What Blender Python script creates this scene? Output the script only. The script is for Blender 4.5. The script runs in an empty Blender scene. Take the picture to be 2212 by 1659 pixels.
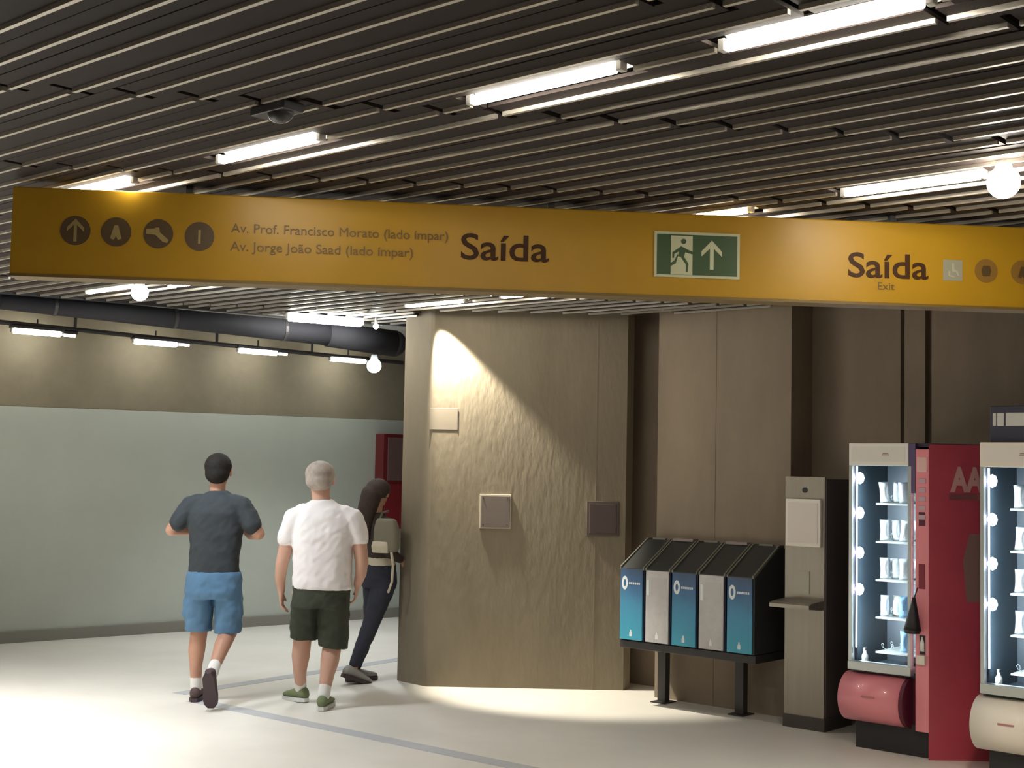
import bpy, bmesh, math, random
from mathutils import Vector, Matrix, Euler, noise

random.seed(7)
SC = bpy.context.scene
COL = SC.collection

# ------------------------------------------------------------------ camera
F = 2900.0; CX, CY = 1106.0, 829.5
HC = 1.70
PITCH = math.atan(183.0 / F); ROLL = 0.02
fwd = Vector((0, math.cos(PITCH), math.sin(PITCH)))
up0 = Vector((0, -math.sin(PITCH), math.cos(PITCH)))
rt0 = Vector((1, 0, 0))
rt = rt0 * math.cos(ROLL) + up0 * math.sin(ROLL)
up = up0 * math.cos(ROLL) - rt0 * math.sin(ROLL)
CAM = Vector((0, 0, HC))
cam_d = bpy.data.cameras.new('camera'); cam = bpy.data.objects.new('camera', cam_d); COL.objects.link(cam)
cam_d.sensor_width = 36.0; cam_d.lens = 36.0 * F / 2212.0; cam_d.clip_start = 0.05; cam_d.clip_end = 200
m = Matrix((rt, up, -fwd)).transposed().to_4x4(); m.translation = CAM
cam.matrix_world = m
SC.camera = cam

# ------------------------------------------------------------------ world, exposure
SC.view_settings.view_transform = 'Standard'
SC.view_settings.look = 'None'
SC.view_settings.gamma = 1.0
SC.view_settings.use_curve_mapping = False
SC.view_settings.exposure = 0.12
w = bpy.data.worlds.new('world'); SC.world = w; w.use_nodes = True
w.node_tree.nodes['Background'].inputs[0].default_value = (0.95, 0.80, 0.66, 1)
w.node_tree.nodes['Background'].inputs[1].default_value = 0.07

TUBE_L = 60.0        # radiance of the warm tubes of the slatted ceiling
HALL_L = 36.0       # radiance of the tubes in the hall on the left

# ------------------------------------------------------------------ pixel helpers (used only to measure real positions)
def ray(px, py):
    return (fwd * F + rt * (px - CX) - up * (py - CY)).normalized()
def at_z(px, py, z=0.0):
    d = ray(px, py); t = (z - HC) / d.z
    return CAM + d * t
def at_y(px, py, Y):
    d = ray(px, py); return CAM + d * (Y / d.y)
def on_plane(px, py, p, n):
    d = ray(px, py); t = (p - CAM).dot(n) / d.dot(n)
    return CAM + d * t
def project(p):
    v = p - CAM; z = v.dot(fwd)
    if z <= 0.01: return None
    return (CX + F * v.dot(rt) / z, CY - F * v.dot(up) / z)

PHI = -math.atan2(0.665, 0.747)                     # heading of the right-hand wall and of the ceiling slats
UD = Vector((math.cos(PHI), math.sin(PHI), 0))      # along it, towards the right and the camera
ND = Vector((-math.sin(PHI), math.cos(PHI), 0))     # into the wall
def un(u, n, z=0.0): return UD * u + ND * n + Vector((0, 0, z))
def u_of(p): return p.x * UD.x + p.y * UD.y
def n_of(p): return p.x * ND.x + p.y * ND.y

# ------------------------------------------------------------------ materials
MATS = {}
def mat(name, col, rough=0.6, metal=0.0, emit=None, strength=0.0, noise=0.0, nscale=8.0, bump=0.0, bscale=60.0,
        spec=0.5, coat=0.0, stretch=None, col2=None):
    if name in MATS: return MATS[name]
    mt = bpy.data.materials.new(name); mt.use_nodes = True
    nt = mt.node_tree; b = nt.nodes['Principled BSDF']
    b.inputs['Base Color'].default_value = (*col, 1); b.inputs['Roughness'].default_value = rough
    b.inputs['Metallic'].default_value = metal
    b.inputs['Specular IOR Level'].default_value = spec
    b.inputs['Coat Weight'].default_value = coat
    if emit:
        b.inputs['Emission Color'].default_value = (*emit, 1); b.inputs['Emission Strength'].default_value = strength
    tc = nt.nodes.new('ShaderNodeTexCoord'); mp = nt.nodes.new('ShaderNodeMapping')
    nt.links.new(tc.outputs['Object'], mp.inputs[0])
    if stretch: mp.inputs['Scale'].default_value = stretch
    if noise > 0:
        n = nt.nodes.new('ShaderNodeTexNoise'); n.inputs['Scale'].default_value = nscale
        n.inputs['Detail'].default_value = 6; n.inputs['Roughness'].default_value = 0.65
        nt.links.new(mp.outputs[0], n.inputs['Vector'])
        cr = nt.nodes.new('ShaderNodeValToRGB')
        a = col2 if col2 else tuple(c * (1 - noise) for c in col)
        c2 = tuple(min(1, c * (1 + noise)) for c in col)
        cr.color_ramp.elements[0].position = 0.3; cr.color_ramp.elements[0].color = (*a, 1)
        cr.color_ramp.elements[1].position = 0.7; cr.color_ramp.elements[1].color = (*c2, 1)
        nt.links.new(n.outputs['Fac'], cr.inputs[0]); nt.links.new(cr.outputs[0], b.inputs['Base Color'])
    if bump > 0:
        n2 = nt.nodes.new('ShaderNodeTexNoise'); n2.inputs['Scale'].default_value = bscale
        n2.inputs['Detail'].default_value = 5
        nt.links.new(mp.outputs[0], n2.inputs['Vector'])
        bp = nt.nodes.new('ShaderNodeBump'); bp.inputs['Strength'].default_value = bump; bp.inputs['Distance'].default_value = 0.01
        nt.links.new(n2.outputs['Fac'], bp.inputs['Height']); nt.links.new(bp.outputs[0], b.inputs['Normal'])
    MATS[name] = mt
    return mt

M_floor = mat('polished_floor', (0.78, 0.745, 0.675), 0.36, noise=0.07, nscale=0.9, bump=0.03, bscale=40)
M_strip = mat('floor_strip', (0.50, 0.51, 0.53), 0.4, noise=0.06, nscale=10)
M_conc = mat('concrete', (0.225, 0.190, 0.135), 0.85, spec=0.2, noise=0.14, nscale=2.2, bump=0.35, bscale=26, stretch=(1, 1, 0.35))
M_conc_dark = mat('concrete_right', (0.25, 0.20, 0.148), 0.85, spec=0.2, noise=0.15, nscale=2.0, bump=0.35, bscale=26, stretch=(1, 1, 0.3))
M_wall_low = mat('painted_wall', (0.40, 0.425, 0.37), 0.55, noise=0.05, nscale=1.3, bump=0.08, bscale=30)
M_wall_up = mat('raw_upper_wall', (0.20, 0.17, 0.115), 0.85, noise=0.16, nscale=1.6, bump=0.3, bscale=20)
M_skirt = mat('skirting_grey', (0.20, 0.19, 0.16), 0.6)
M_slab = mat('slab_dark', (0.030, 0.025, 0.023), 0.9, noise=0.2)
M_hall_ceil = mat('hall_ceiling', (0.22, 0.20, 0.17), 0.9, noise=0.2, nscale=2.0, bump=0.3, bscale=20)
M_fin = mat('fin_brown', (0.029, 0.022, 0.020), 0.7, spec=0.15, noise=0.1, nscale=5)
M_lip = mat('fin_lip', (0.55, 0.51, 0.44), 0.35, metal=0.55)
M_tube = mat('tube_glow', (1, 1, 1), 0.5, emit=(1.0, 0.93, 0.80), strength=TUBE_L)
M_tube_cool = mat('tube_glow_cool', (1, 1, 1), 0.5, emit=(0.97, 0.97, 0.90), strength=HALL_L)
M_tube_hall = mat('tube_glow_hall', (1, 1, 1), 0.5, emit=(0.97, 0.97, 0.92), strength=80)
M_tray = mat('fixture_tray', (0.55, 0.54, 0.52), 0.35, metal=0.6)
M_white_metal = mat('white_metal', (0.62, 0.61, 0.58), 0.45)
M_bulb_w = mat('bulb_warm', (1, 1, 1), 0.4, emit=(1.0, 0.90, 0.76), strength=90)
M_bulb_c = mat('bulb_cool', (1, 1, 1), 0.4, emit=(0.78, 0.90, 1.0), strength=120)
M_black = mat('black_plastic', (0.02, 0.02, 0.022), 0.45)
M_dark = mat('dark_steel', (0.045, 0.042, 0.042), 0.45, metal=0.3)
M_duct = mat('duct_paint', (0.022, 0.022, 0.026), 0.75, spec=0.2)
M_sign = mat('sign_yellow', (0.37, 0.205, 0.012), 0.36, spec=0.22, noise=0.05, nscale=3)
M_ink = mat('sign_ink', (0.045, 0.016, 0.004), 0.55, spec=0.2)
M_ink_soft = mat('sign_ink_small', (0.13, 0.07, 0.010), 0.55)
M_icon = mat('sign_icon_brown', (0.085, 0.05, 0.018), 0.4)
M_icon_light = mat('sign_icon_mark', (0.30, 0.22, 0.08), 0.4)
M_icon_r = mat('sign_icon_amber', (0.22, 0.115, 0.02), 0.4)
M_icon_b = mat('sign_icon_blue', (0.27, 0.26, 0.19), 0.4)
M_icon_b2 = mat('sign_icon_blue_mark', (0.36, 0.34, 0.25), 0.4)
M_green = mat('exit_green', (0.028, 0.065, 0.018), 0.4)
M_exit_white = mat('exit_pale', (0.46, 0.47, 0.30), 0.4)
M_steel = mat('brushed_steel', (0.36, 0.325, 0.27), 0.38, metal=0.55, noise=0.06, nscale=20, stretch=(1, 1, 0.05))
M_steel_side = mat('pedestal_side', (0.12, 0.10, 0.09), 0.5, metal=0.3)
M_paper = mat('paper_white', (0.72, 0.66, 0.62), 0.6)
M_paper_edge = mat('paper_frame', (0.80, 0.76, 0.68), 0.5)
M_plate = mat('wall_plate', (0.185, 0.155, 0.135), 0.45, metal=0.2)
M_plate_edge = mat('wall_plate_edge', (0.45, 0.40, 0.31), 0.5)
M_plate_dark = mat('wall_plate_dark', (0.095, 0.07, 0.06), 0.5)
M_silver = mat('silver_frame', (0.62, 0.66, 0.64), 0.3, metal=0.7)
M_cream = mat('cream_plastic', (0.80, 0.74, 0.64), 0.45)
M_headp = mat('header_plastic', (0.82, 0.80, 0.75), 0.45)
M_red = mat('machine_red', (0.40, 0.050, 0.075), 0.38, coat=0.2, noise=0.12, nscale=2.5)
M_pink = mat('machine_pink', (0.80, 0.27, 0.31), 0.35, coat=0.2)
M_red_dark = mat('machine_dark_red', (0.10, 0.012, 0.03), 0.4)
M_purple = mat('machine_purple', (0.10, 0.07, 0.16), 0.45)
M_aaa = mat('letter_pink', (0.50, 0.28, 0.26), 0.5)
M_ghost = mat('graphic_beige', (0.22, 0.13, 0.11), 0.5)
M_inner = mat('machine_inside', (0.018, 0.030, 0.042), 0.45)
M_led = mat('machine_led', (1, 1, 1), 0.5, emit=(0.80, 0.95, 1.0), strength=22)
M_led_strip = mat('machine_led_strip', (1, 1, 1), 0.5, emit=(0.70, 0.88, 0.92), strength=1.6)
M_pack = mat('snack_foil', (0.72, 0.80, 0.86), 0.28, metal=0.35, noise=0.35, nscale=14)
M_pack2 = mat('snack_foil_cream', (0.80, 0.80, 0.66), 0.3, metal=0.3, noise=0.35, nscale=14)
M_pack3 = mat('snack_foil_blue', (0.22, 0.40, 0.62), 0.3, metal=0.3, noise=0.4, nscale=14)
M_glass = mat('window_glass', (1, 1, 1), 0.03)
_b = M_glass.node_tree.nodes['Principled BSDF']; _b.inputs['Transmission Weight'].default_value = 1.0; _b.inputs['IOR'].default_value = 1.15
M_navy = mat('header_navy', (0.035, 0.035, 0.065), 0.5)
M_letter = mat('header_letters', (0.62, 0.62, 0.58), 0.5)
M_bin_body = mat('bin_black', (0.035, 0.036, 0.036), 0.4)
M_bin_edge = mat('bin_edge', (0.16, 0.16, 0.13), 0.4)
M_bin_side = mat('bin_navy_gap', (0.004, 0.010, 0.035), 0.5)
M_bin_white = mat('bin_white_print', (0.52, 0.51, 0.51), 0.45, noise=0.10, nscale=9)
M_bin_mark = mat('bin_mark', (0.75, 0.80, 0.82), 0.5)
M_bin_pink = mat('bin_hatch_grey', (0.26, 0.20, 0.19), 0.5)
# blue print: a real printed gradient, dark blue on top to turquoise at the bottom of the panel
M_bin_blue = mat('bin_blue_print', (0.05, 0.22, 0.38), 0.4)
nt = M_bin_blue.node_tree; tc = nt.nodes.new('ShaderNodeTexCoord'); sp = nt.nodes.new('ShaderNodeSeparateXYZ')
nz = nt.nodes.new('ShaderNodeTexNoise'); nz.inputs['Scale'].default_value = 7
ma = nt.nodes.new('ShaderNodeMath'); ma.operation = 'MULTIPLY_ADD'; ma.inputs[1].default_value = 0.16
cr = nt.nodes.new('ShaderNodeValToRGB'); e = cr.color_ramp.elements
mr = nt.nodes.new('ShaderNodeMapRange'); mr.inputs[1].default_value = 0.47 + 0.08; mr.inputs[2].default_value = 1.0 + 0.08
e[0].position = 0; e[0].color = (0.05, 0.36, 0.52, 1); e[1].position = 1; e[1].color = (0.045, 0.075, 0.13, 1)
e2 = e.new(0.5); e2.color = (0.055, 0.25, 0.43, 1); e3 = e.new(0.78); e3.color = (0.045, 0.12, 0.26, 1)
nt.links.new(tc.outputs['Object'], sp.inputs[0]); nt.links.new(tc.outputs['Object'], nz.inputs['Vector'])
nt.links.new(nz.outputs['Fac'], ma.inputs[0]); nt.links.new(sp.outputs['Z'], ma.inputs[2])
nt.links.new(ma.outputs[0], mr.inputs[0]); nt.links.new(mr.outputs[0], cr.inputs[0])
nt.links.new(cr.outputs[0], nt.nodes['Principled BSDF'].inputs['Base Color'])

M_skin = mat('skin', (0.47, 0.25, 0.17), 0.55)
M_skin2 = mat('skin_light', (0.55, 0.32, 0.235), 0.55)
M_skin3 = mat('skin_tan', (0.36, 0.20, 0.13), 0.55)
M_hair_dark = mat('hair_dark', (0.014, 0.012, 0.010), 0.75, spec=0.2, noise=0.3, nscale=30, bump=0.5, bscale=90)
M_hair_grey = mat('hair_grey', (0.36, 0.31, 0.27), 0.7, noise=0.22, nscale=16, bump=0.4, bscale=90)
M_hair_brown = mat('hair_brown', (0.03, 0.016, 0.011), 0.7, noise=0.3, nscale=20, bump=0.5, bscale=70)
M_shirt_dark = mat('shirt_charcoal', (0.028, 0.035, 0.041), 0.85, noise=0.12, nscale=6, bump=0.5, bscale=9)
M_shirt_white = mat('shirt_white', (0.80, 0.755, 0.75), 0.85, bump=0.5, bscale=8)
M_shorts_blue = mat('shorts_blue', (0.085, 0.18, 0.30), 0.85, noise=0.14, nscale=6, bump=0.5, bscale=11)
M_shorts_green = mat('shorts_green', (0.034, 0.040, 0.024), 0.85, noise=0.2, nscale=6, bump=0.5, bscale=11)
M_jeans = mat('trousers_navy', (0.018, 0.020, 0.034), 0.85, noise=0.15, nscale=8, bump=0.4, bscale=14)
M_jacket = mat('jacket_dark', (0.03, 0.020, 0.018), 0.85, bump=0.4, bscale=14)
M_bag = mat('bag_grey_green', (0.17, 0.155, 0.115), 0.8, bump=0.3, bscale=20)
M_cloth_cream = mat('cream_cloth', (0.50, 0.45, 0.34), 0.85, bump=0.3, bscale=20)
M_sock = mat('sock_white', (0.75, 0.73, 0.70), 0.9)
M_shoe_brown = mat('shoe_maroon', (0.075, 0.042, 0.042), 0.7)
M_sole_dark = mat('sole_dark', (0.06, 0.04, 0.045), 0.8)
M_shoe_green = mat('shoe_green', (0.17, 0.21, 0.10), 0.7)
M_sole_white = mat('sole_white', (0.66, 0.66, 0.62), 0.7)
M_shoe_grey = mat('shoe_grey', (0.28, 0.27, 0.25), 0.7)
M_eye = mat('eye_white', (0.7, 0.7, 0.68), 0.3)

# ------------------------------------------------------------------ object helpers
def tag(o, label=None, cat=None, group=None, kind=None):
    if label: o['label'] = label
    if cat: o['category'] = cat
    if group: o['group'] = group
    if kind: o['kind'] = kind
    return o
def thing(name, label, cat, loc=(0, 0, 0), rz=0.0, group=None):
    o = bpy.data.objects.new(name, None); COL.objects.link(o)
    o.empty_display_size = 0.1
    o.location = loc; o.rotation_euler = (0, 0, rz)
    return tag(o, label, cat, group)
def obj(name, bm, m, parent=None, smooth=False, label=None, kind=None):
    me = bpy.data.meshes.new(name)
    bmesh.ops.recalc_face_normals(bm, faces=bm.faces[:])
    bm.to_mesh(me); bm.free()
    for mm in (m if isinstance(m, (list, tuple)) else [m]): me.materials.append(mm)
    if smooth:
        for p in me.polygons: p.use_smooth = True
    o = bpy.data.objects.new(name, me); COL.objects.link(o)
    if parent: o.parent = parent
    if label: o['label'] = label
    if kind: o['kind'] = kind
    return o
def B(): return bmesh.new()
def add_box(bm, x0, x1, y0, y1, z0, z1, bev=0.0, mi=0):
    r = bmesh.ops.create_cube(bm, size=1.0)
    vs = r['verts']
    for v in vs:
        v.co = Vector((x0 + (v.co.x + .5) * (x1 - x0), y0 + (v.co.y + .5) * (y1 - y0), z0 + (v.co.z + .5) * (z1 - z0)))
    fs = set(f for v in vs for f in v.link_faces)
    for f in fs: f.material_index = mi
    if bev > 0:
        es = list(set(e for v in vs for e in v.link_edges))
        bmesh.ops.bevel(bm, geom=es, offset=bev, segments=2, affect='EDGES', profile=0.5)
    return bm
def box(x0, x1, y0, y1, z0, z1, bev=0.0): return add_box(B(), x0, x1, y0, y1, z0, z1, bev)
def add_prism(bm, poly, z0, z1, mi=0):
    lo = [bm.verts.new((p[0], p[1], z0)) for p in poly]; hi = [bm.verts.new((p[0], p[1], z1)) for p in poly]
    n = len(poly); fs = [bm.faces.new(lo), bm.faces.new(hi)]
    for i in range(n): fs.append(bm.faces.new((lo[i], lo[(i + 1) % n], hi[(i + 1) % n], hi[i])))
    for f in fs: f.material_index = mi
    return bm
def add_sideprism(bm, poly, x0, x1, mi=0):           # polygon in (y,z), extruded along x
    a = [bm.verts.new((x0, p[0], p[1])) for p in poly]; b = [bm.verts.new((x1, p[0], p[1])) for p in poly]
    n = len(poly); fs = [bm.faces.new(a), bm.faces.new(b)]
    for i in range(n): fs.append(bm.faces.new((a[i], a[(i + 1) % n], b[(i + 1) % n], b[i])))
    for f in fs: f.material_index = mi
    return bm
def add_frontprism(bm, poly, y0, y1, mi=0):          # polygon in (x,z), extruded along y
    a = [bm.verts.new((p[0], y0, p[1])) for p in poly]; b = [bm.verts.new((p[0], y1, p[1])) for p in poly]
    n = len(poly); fs = [bm.faces.new(a), bm.faces.new(b)]
    for i in range(n): fs.append(bm.faces.new((a[i], a[(i + 1) % n], b[(i + 1) % n], b[i])))
    for f in fs: f.material_index = mi
    return bm
def add_cone(bm, p0, p1, r0, r1, seg=16, caps=True):
    p0 = Vector(p0); p1 = Vector(p1); d = p1 - p0
    q = d.to_track_quat('Z', 'Y')
    a, b = [], []
    for i in range(seg):
        t = 2 * math.pi * i / seg; c = Vector((math.cos(t), math.sin(t), 0))
        a.append(bm.verts.new(p0 + q @ (c * r0))); b.append(bm.verts.new(p1 + q @ (c * r1)))
    for i in range(seg): bm.faces.new((a[i], a[(i + 1) % seg], b[(i + 1) % seg], b[i]))
    if caps: bm.faces.new(a[::-1]); bm.faces.new(b)
    return bm
def add_ell(bm, c, r, rot=None, seg=18, rings=12):
    res = bmesh.ops.create_uvsphere(bm, u_segments=seg, v_segments=rings, radius=1.0)
    R = rot.to_matrix() if rot else Matrix.Identity(3)
    if not hasattr(r, '__len__'): r = (r, r, r)
    for v in res['verts']:
        v.co = R @ Vector((v.co.x * r[0], v.co.y * r[1], v.co.z * r[2])) + Vector(c)
    return bm
def add_chain(bm, pts, rad, seg=14):
    for i, p in enumerate(pts):
        add_ell(bm, p, rad[i], seg=seg, rings=10)
        if i: add_cone(bm, pts[i - 1], p, rad[i - 1], rad[i], seg)
    return bm
def add_loft(bm, rings, seg=28, power=2.3):           # rings: (cx, cy, z, rx, ry[, tilt])
    loops = []
    for r in rings:
        cx, cy, z, rx, ry = r[:5]; tilt = r[5] if len(r) > 5 else 0.0
        l = []
        for i in range(seg):
            t = 2 * math.pi * i / seg; c, s = math.cos(t), math.sin(t)
            x = rx * math.copysign(abs(c) ** (2 / power), c); y = ry * math.copysign(abs(s) ** (2 / power), s)
            l.append(bm.verts.new((cx + x, cy + y, z + tilt * x)))
        loops.append(l)
    for a, b in zip(loops, loops[1:]):
        for i in range(seg): bm.faces.new((a[i], a[(i + 1) % seg], b[(i + 1) % seg], b[i]))
    bm.faces.new(loops[0][::-1]); bm.faces.new(loops[-1])
    return bm
def fused(name, bm, m, parent, voxel=0.009, smooth=4, label=None, wr=0.0):
    """Union of the closed shapes in bm as ONE continuous smooth surface."""
    bmesh.ops.recalc_face_normals(bm, faces=bm.faces[:])
    me = bpy.data.meshes.new(name + '_raw'); bm.to_mesh(me); bm.free()
    t = bpy.data.objects.new(name + '_raw', me); COL.objects.link(t)
    r = t.modifiers.new('r', 'REMESH'); r.mode = 'VOXEL'; r.voxel_size = voxel; r.use_smooth_shade = True
    s = t.modifiers.new('s', 'SMOOTH'); s.factor = 0.5; s.iterations = smooth
    dg = bpy.context.evaluated_depsgraph_get(); dg.update()
    out = bpy.data.meshes.new_from_object(t.evaluated_get(dg))
    bpy.data.objects.remove(t); bpy.data.meshes.remove(me)
    out.name = name; out.materials.clear(); out.materials.append(m)
    for p in out.polygons: p.use_smooth = True
    if wr:
        nr = [v.normal.copy() for v in out.vertices]
        for v, n_ in zip(out.vertices, nr):
            c = v.co
            a = noise.noise(Vector((c.x * 9 + c.z * 4, c.y * 9, c.z * 13))) + .6 * noise.noise(Vector((c.x * 22, c.y * 22 + 5, c.z * 26 - c.x * 14)))
            v.co = c + n_ * (a * wr)
    o = bpy.data.objects.new(name, out); COL.objects.link(o); o.parent = parent
    if label: o['label'] = label
    return o
def text(name, s, size, m, parent, loc, rot=(math.pi / 2, 0, 0), extrude=0.0015, width=None, label=None, bold=0.0):
    cu = bpy.data.curves.new(name, 'FONT'); cu.body = s; cu.size = size; cu.extrude = extrude; cu.offset = bold
    cu.resolution_u = 4
    t = bpy.data.objects.new(name, cu); COL.objects.link(t)
    dg = bpy.context.evaluated_depsgraph_get(); dg.update()
    me = bpy.data.meshes.new_from_object(t.evaluated_get(dg)); bpy.data.objects.remove(t)
    me.name = name; me.materials.clear(); me.materials.append(m)
    xs = [v.co.x for v in me.vertices]
    sx = 1.0
    x0 = min(xs)
    if width: sx = width / (max(xs) - x0)
    for v in me.vertices: v.co.x = (v.co.x - x0) * sx
    o = bpy.data.objects.new(name, me); COL.objects.link(o); o.parent = parent
    o.location = loc; o.rotation_euler = rot
    if label: o['label'] = label
    return o
def structure(name, bm, m, label=None, parent=None, smooth=False):
    o = obj(name, bm, m, parent, smooth)
    if not parent: o['kind'] = 'structure'
    if label: o['label'] = label
    return o

# ------------------------------------------------------------------ floor
structure('floor', box(-14, 10, -5, 24, -0.2, 0.0), M_floor, 'pale polished floor')
def strip(name, a, b, w_, label):
    d = (b - a); L = d.length
    o = structure(name, box(0, L, -w_ / 2, w_ / 2, -0.004, 0.0025), M_strip, label)
    o.location = (a.x, a.y, 0); o.rotation_euler = (0, 0, math.atan2(d.y, d.x))
sa = at_z(485, 1527); sb = at_z(1128, 1659)
d = (sb - sa).normalized()
strip('trim_1', sa - d * 0.35, sb + d * 4.0, 0.13, 'grey strip in the floor running towards the camera')
s2a = at_z(385, 1499); s2b = at_z(846, 1427)
d2 = (s2b - s2a).normalized()
strip('trim_2', s2a, s2b + d2 * 4.0, 0.13, 'grey strip in the floor running behind the walking people')

# ------------------------------------------------------------------ ceiling slab and slats
CZ = 2.90
ceil_ = structure('ceiling', B(), M_slab, 'dark slatted metal ceiling')
# slab: main area (dark, above the slats) up to the edge of the left hall
edge_a = at_z(0, 634, CZ); edge_b = at_z(707, 692, CZ)
VD = (edge_b - edge_a).normalized(); VD.z = 0
edge_l = edge_a - VD * 8; edge_r = edge_b + VD * 7
bm = B(); add_prism(bm, [(-14, -5), (10, -5), (10, 19), (edge_r.x, edge_r.y), (edge_l.x, edge_l.y), (-14, edge_l.y)], 3.10, 3.3)
bm.to_mesh(ceil_.data); bm.free()

# lamps of the slatted ceiling: centre pixels measured, all lie in rows along the slats
N0, PITCHN = 2.719, 0.153
def snap_n(n): return N0 + round((n - N0) / PITCHN) * PITCHN
lamp_px = [((208, 411), 'first in the row, partly behind the yellow sign'),
           ((580, 325), ''), ((1172, 186), ''), ((1775, 57), ''), ((1970, 401), ''), ((1500, 470), ''),
           ((240, 625), ''), ((425, 611), ''), ((940, 656), ''), ((1155, 635), '')]
lamp_lab = ['short fluorescent lamp in the slats at the top left corner of the yellow sign',
            'fluorescent lamp in the slats above the small lettering of the yellow sign',
            'bright fluorescent lamp in the slats at the middle of the picture',
            'fluorescent lamp in the slats nearest the camera, top right',
            'fluorescent lamp in the slats beside the big round bulb',
            'fluorescent lamp mostly hidden behind the sign above the green exit plate',
            'fluorescent lamp below the yellow sign, left of the blue-white bulb',
            'fluorescent lamp below the yellow sign, right of the blue-white bulb',
            'fluorescent lamp in front of the top of the concrete pillar',
            'fluorescent lamp touching the lower edge of the yellow sign under the word Saída']
lamps = []
for (px, _t) in lamp_px:
    p = at_z(px[0], px[1], CZ)
    lamps.append((u_of(p), n_of(p)))
HALF = 0.285
# four more lamps of the same rows outside the frame, over and behind the camera
extra = [(lamps[3][0] + 1.42, lamps[3][1]), (2.2 - 4.3, snap_n(1.2)), (-0.5, snap_n(1.2)), (1.2, snap_n(1.2)), (-1.5, snap_n(-0.8)), (0.8, snap_n(-0.8))]
all_l = lamps + extra
def joint_gaps(n):
    """u positions where the diagonal joint lines cross the slat at distance n."""
    out = []
    for j in range(-6, 12):
        c = 4.52 + 1.2 * j                 # line y = c + .133 x
        # point = u*UD + n*ND ; y - .133 x = c
        a = UD.y - 0.133 * UD.x; b = ND.y - 0.133 * ND.x
        out.append((c - n * b) / a)
    return sorted(out)
def inside_edge(p):                          # this side of the left hall's edge
    q = p - edge_a
    return (q.x * VD.y - q.y * VD.x) > 0.05
def inside_rooms(p):
    if p.y > 10.30 and -0.75 < p.x < 1.1: return False
    return n_of(p) < 8.38
pieces = []
k = -22
while True:
    n = N0 + k * PITCHN; k += 1
    if n > 8.38: break
    js = joint_gaps(n)
    for a, b in zip(js, js[1:]):
        segs = [(a + 0.016, b - 0.016)]
        for (lu, ln) in all_l:
            if abs(ln - n) < PITCHN * .5:
                new = []
                for s in segs:
                    if lu + HALF + .05 <= s[0] or lu - HALF - .05 >= s[1]: new.append(s); continue
                    if s[0] < lu - HALF - .07: new.append((s[0], lu - HALF - .05))
                    if s[1] > lu + HALF + .07: new.append((lu + HALF + .05, s[1]))
                segs = new
        for s in segs:
            # clip against the edge of the left hall and the walls by sampling
            N = 24; ok = [i for i in range(N + 1) if (lambda q: inside_edge(q) and inside_rooms(q) and q.y > -3 and q.x > -9 and q.x < 7)(un(s[0] + (s[1] - s[0]) * i / N, n))]
            if len(ok) < 3: continue
            s2 = (s[0] + (s[1] - s[0]) * ok[0] / N, s[0] + (s[1] - s[0]) * ok[-1] / N)
            pieces.append((s2[0], s2[1], n))
def vis(pc):
    best = False
    for t in (0, .25, .5, .75, 1):
        p = project(un(pc[0] + (pc[1] - pc[0]) * t, pc[2], CZ))
        if p and -30 < p[0] < 2242 and -30 < p[1] < 700: best = True
    return best
inview = [p for p in pieces if vis(p)]
inview.sort(key=lambda p: (un((p[0] + p[1]) / 2, p[2], CZ) - CAM).length)
single = inview[:300]; rest = inview[300:] + [p for p in pieces if not vis(p)]
LT = 0.0075; PW = 0.0762
def fin_bm(bm, x0, x1, y):
    add_box(bm, x0, x1, y - PW, y + PW, CZ + 0.010, CZ + 0.022, 0, 0)      # dark flat blade
    add_box(bm, x0, x1, y - LT, y + LT, CZ - 0.004, CZ + 0.010, 0, 1)      # its light lower rib
bm = B(); fin_bm(bm, -0.5, 0.5, 0)
fin_me = bpy.data.meshes.new('slat'); bm.to_mesh(fin_me); bm.free(); fin_me.materials.append(M_fin); fin_me.materials.append(M_lip)
for s0, s1, n in single:
    o = bpy.data.objects.new('slat', fin_me); COL.objects.link(o); o.parent = ceil_
    c = un((s0 + s1) / 2, n); jit = random.uniform(-0.0025, 0.0025)
    o.location = (c.x, c.y, jit); o.rotation_euler = (0, 0, PHI); o.scale = (s1 - s0, 1, 1)
bm = B()
for s0, s1, n in rest:
    fin_bm(bm, s0, s1, n)
o = obj('distant_slats', bm, [M_fin, M_lip], ceil_, kind='stuff'); o.rotation_euler = (0, 0, PHI)
# carrier rails the slats hang from, along the joints
for j in range(-3, 6):
    c = 4.52 + 1.2 * j
    bm = add_box(B(), -7, 6, -0.02, 0.02, 3.005, 3.045)
    o = obj('carrier_rail', bm, M_dark, ceil_); o.location = (0, c, 0); o.rotation_euler = (0, 0, math.atan(0.133))
bm = B()
for j in range(-3, 6):
    c = 4.52 + 1.2 * j
    for x in (-5, -2.5, 0, 2.5, 5): add_box(bm, x - .006, x + .006, c + .133 * x - .006, c + .133 * x + .006, 3.04, 3.11)
obj('hanger_rods', bm, M_dark, ceil_, kind='stuff')

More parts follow.
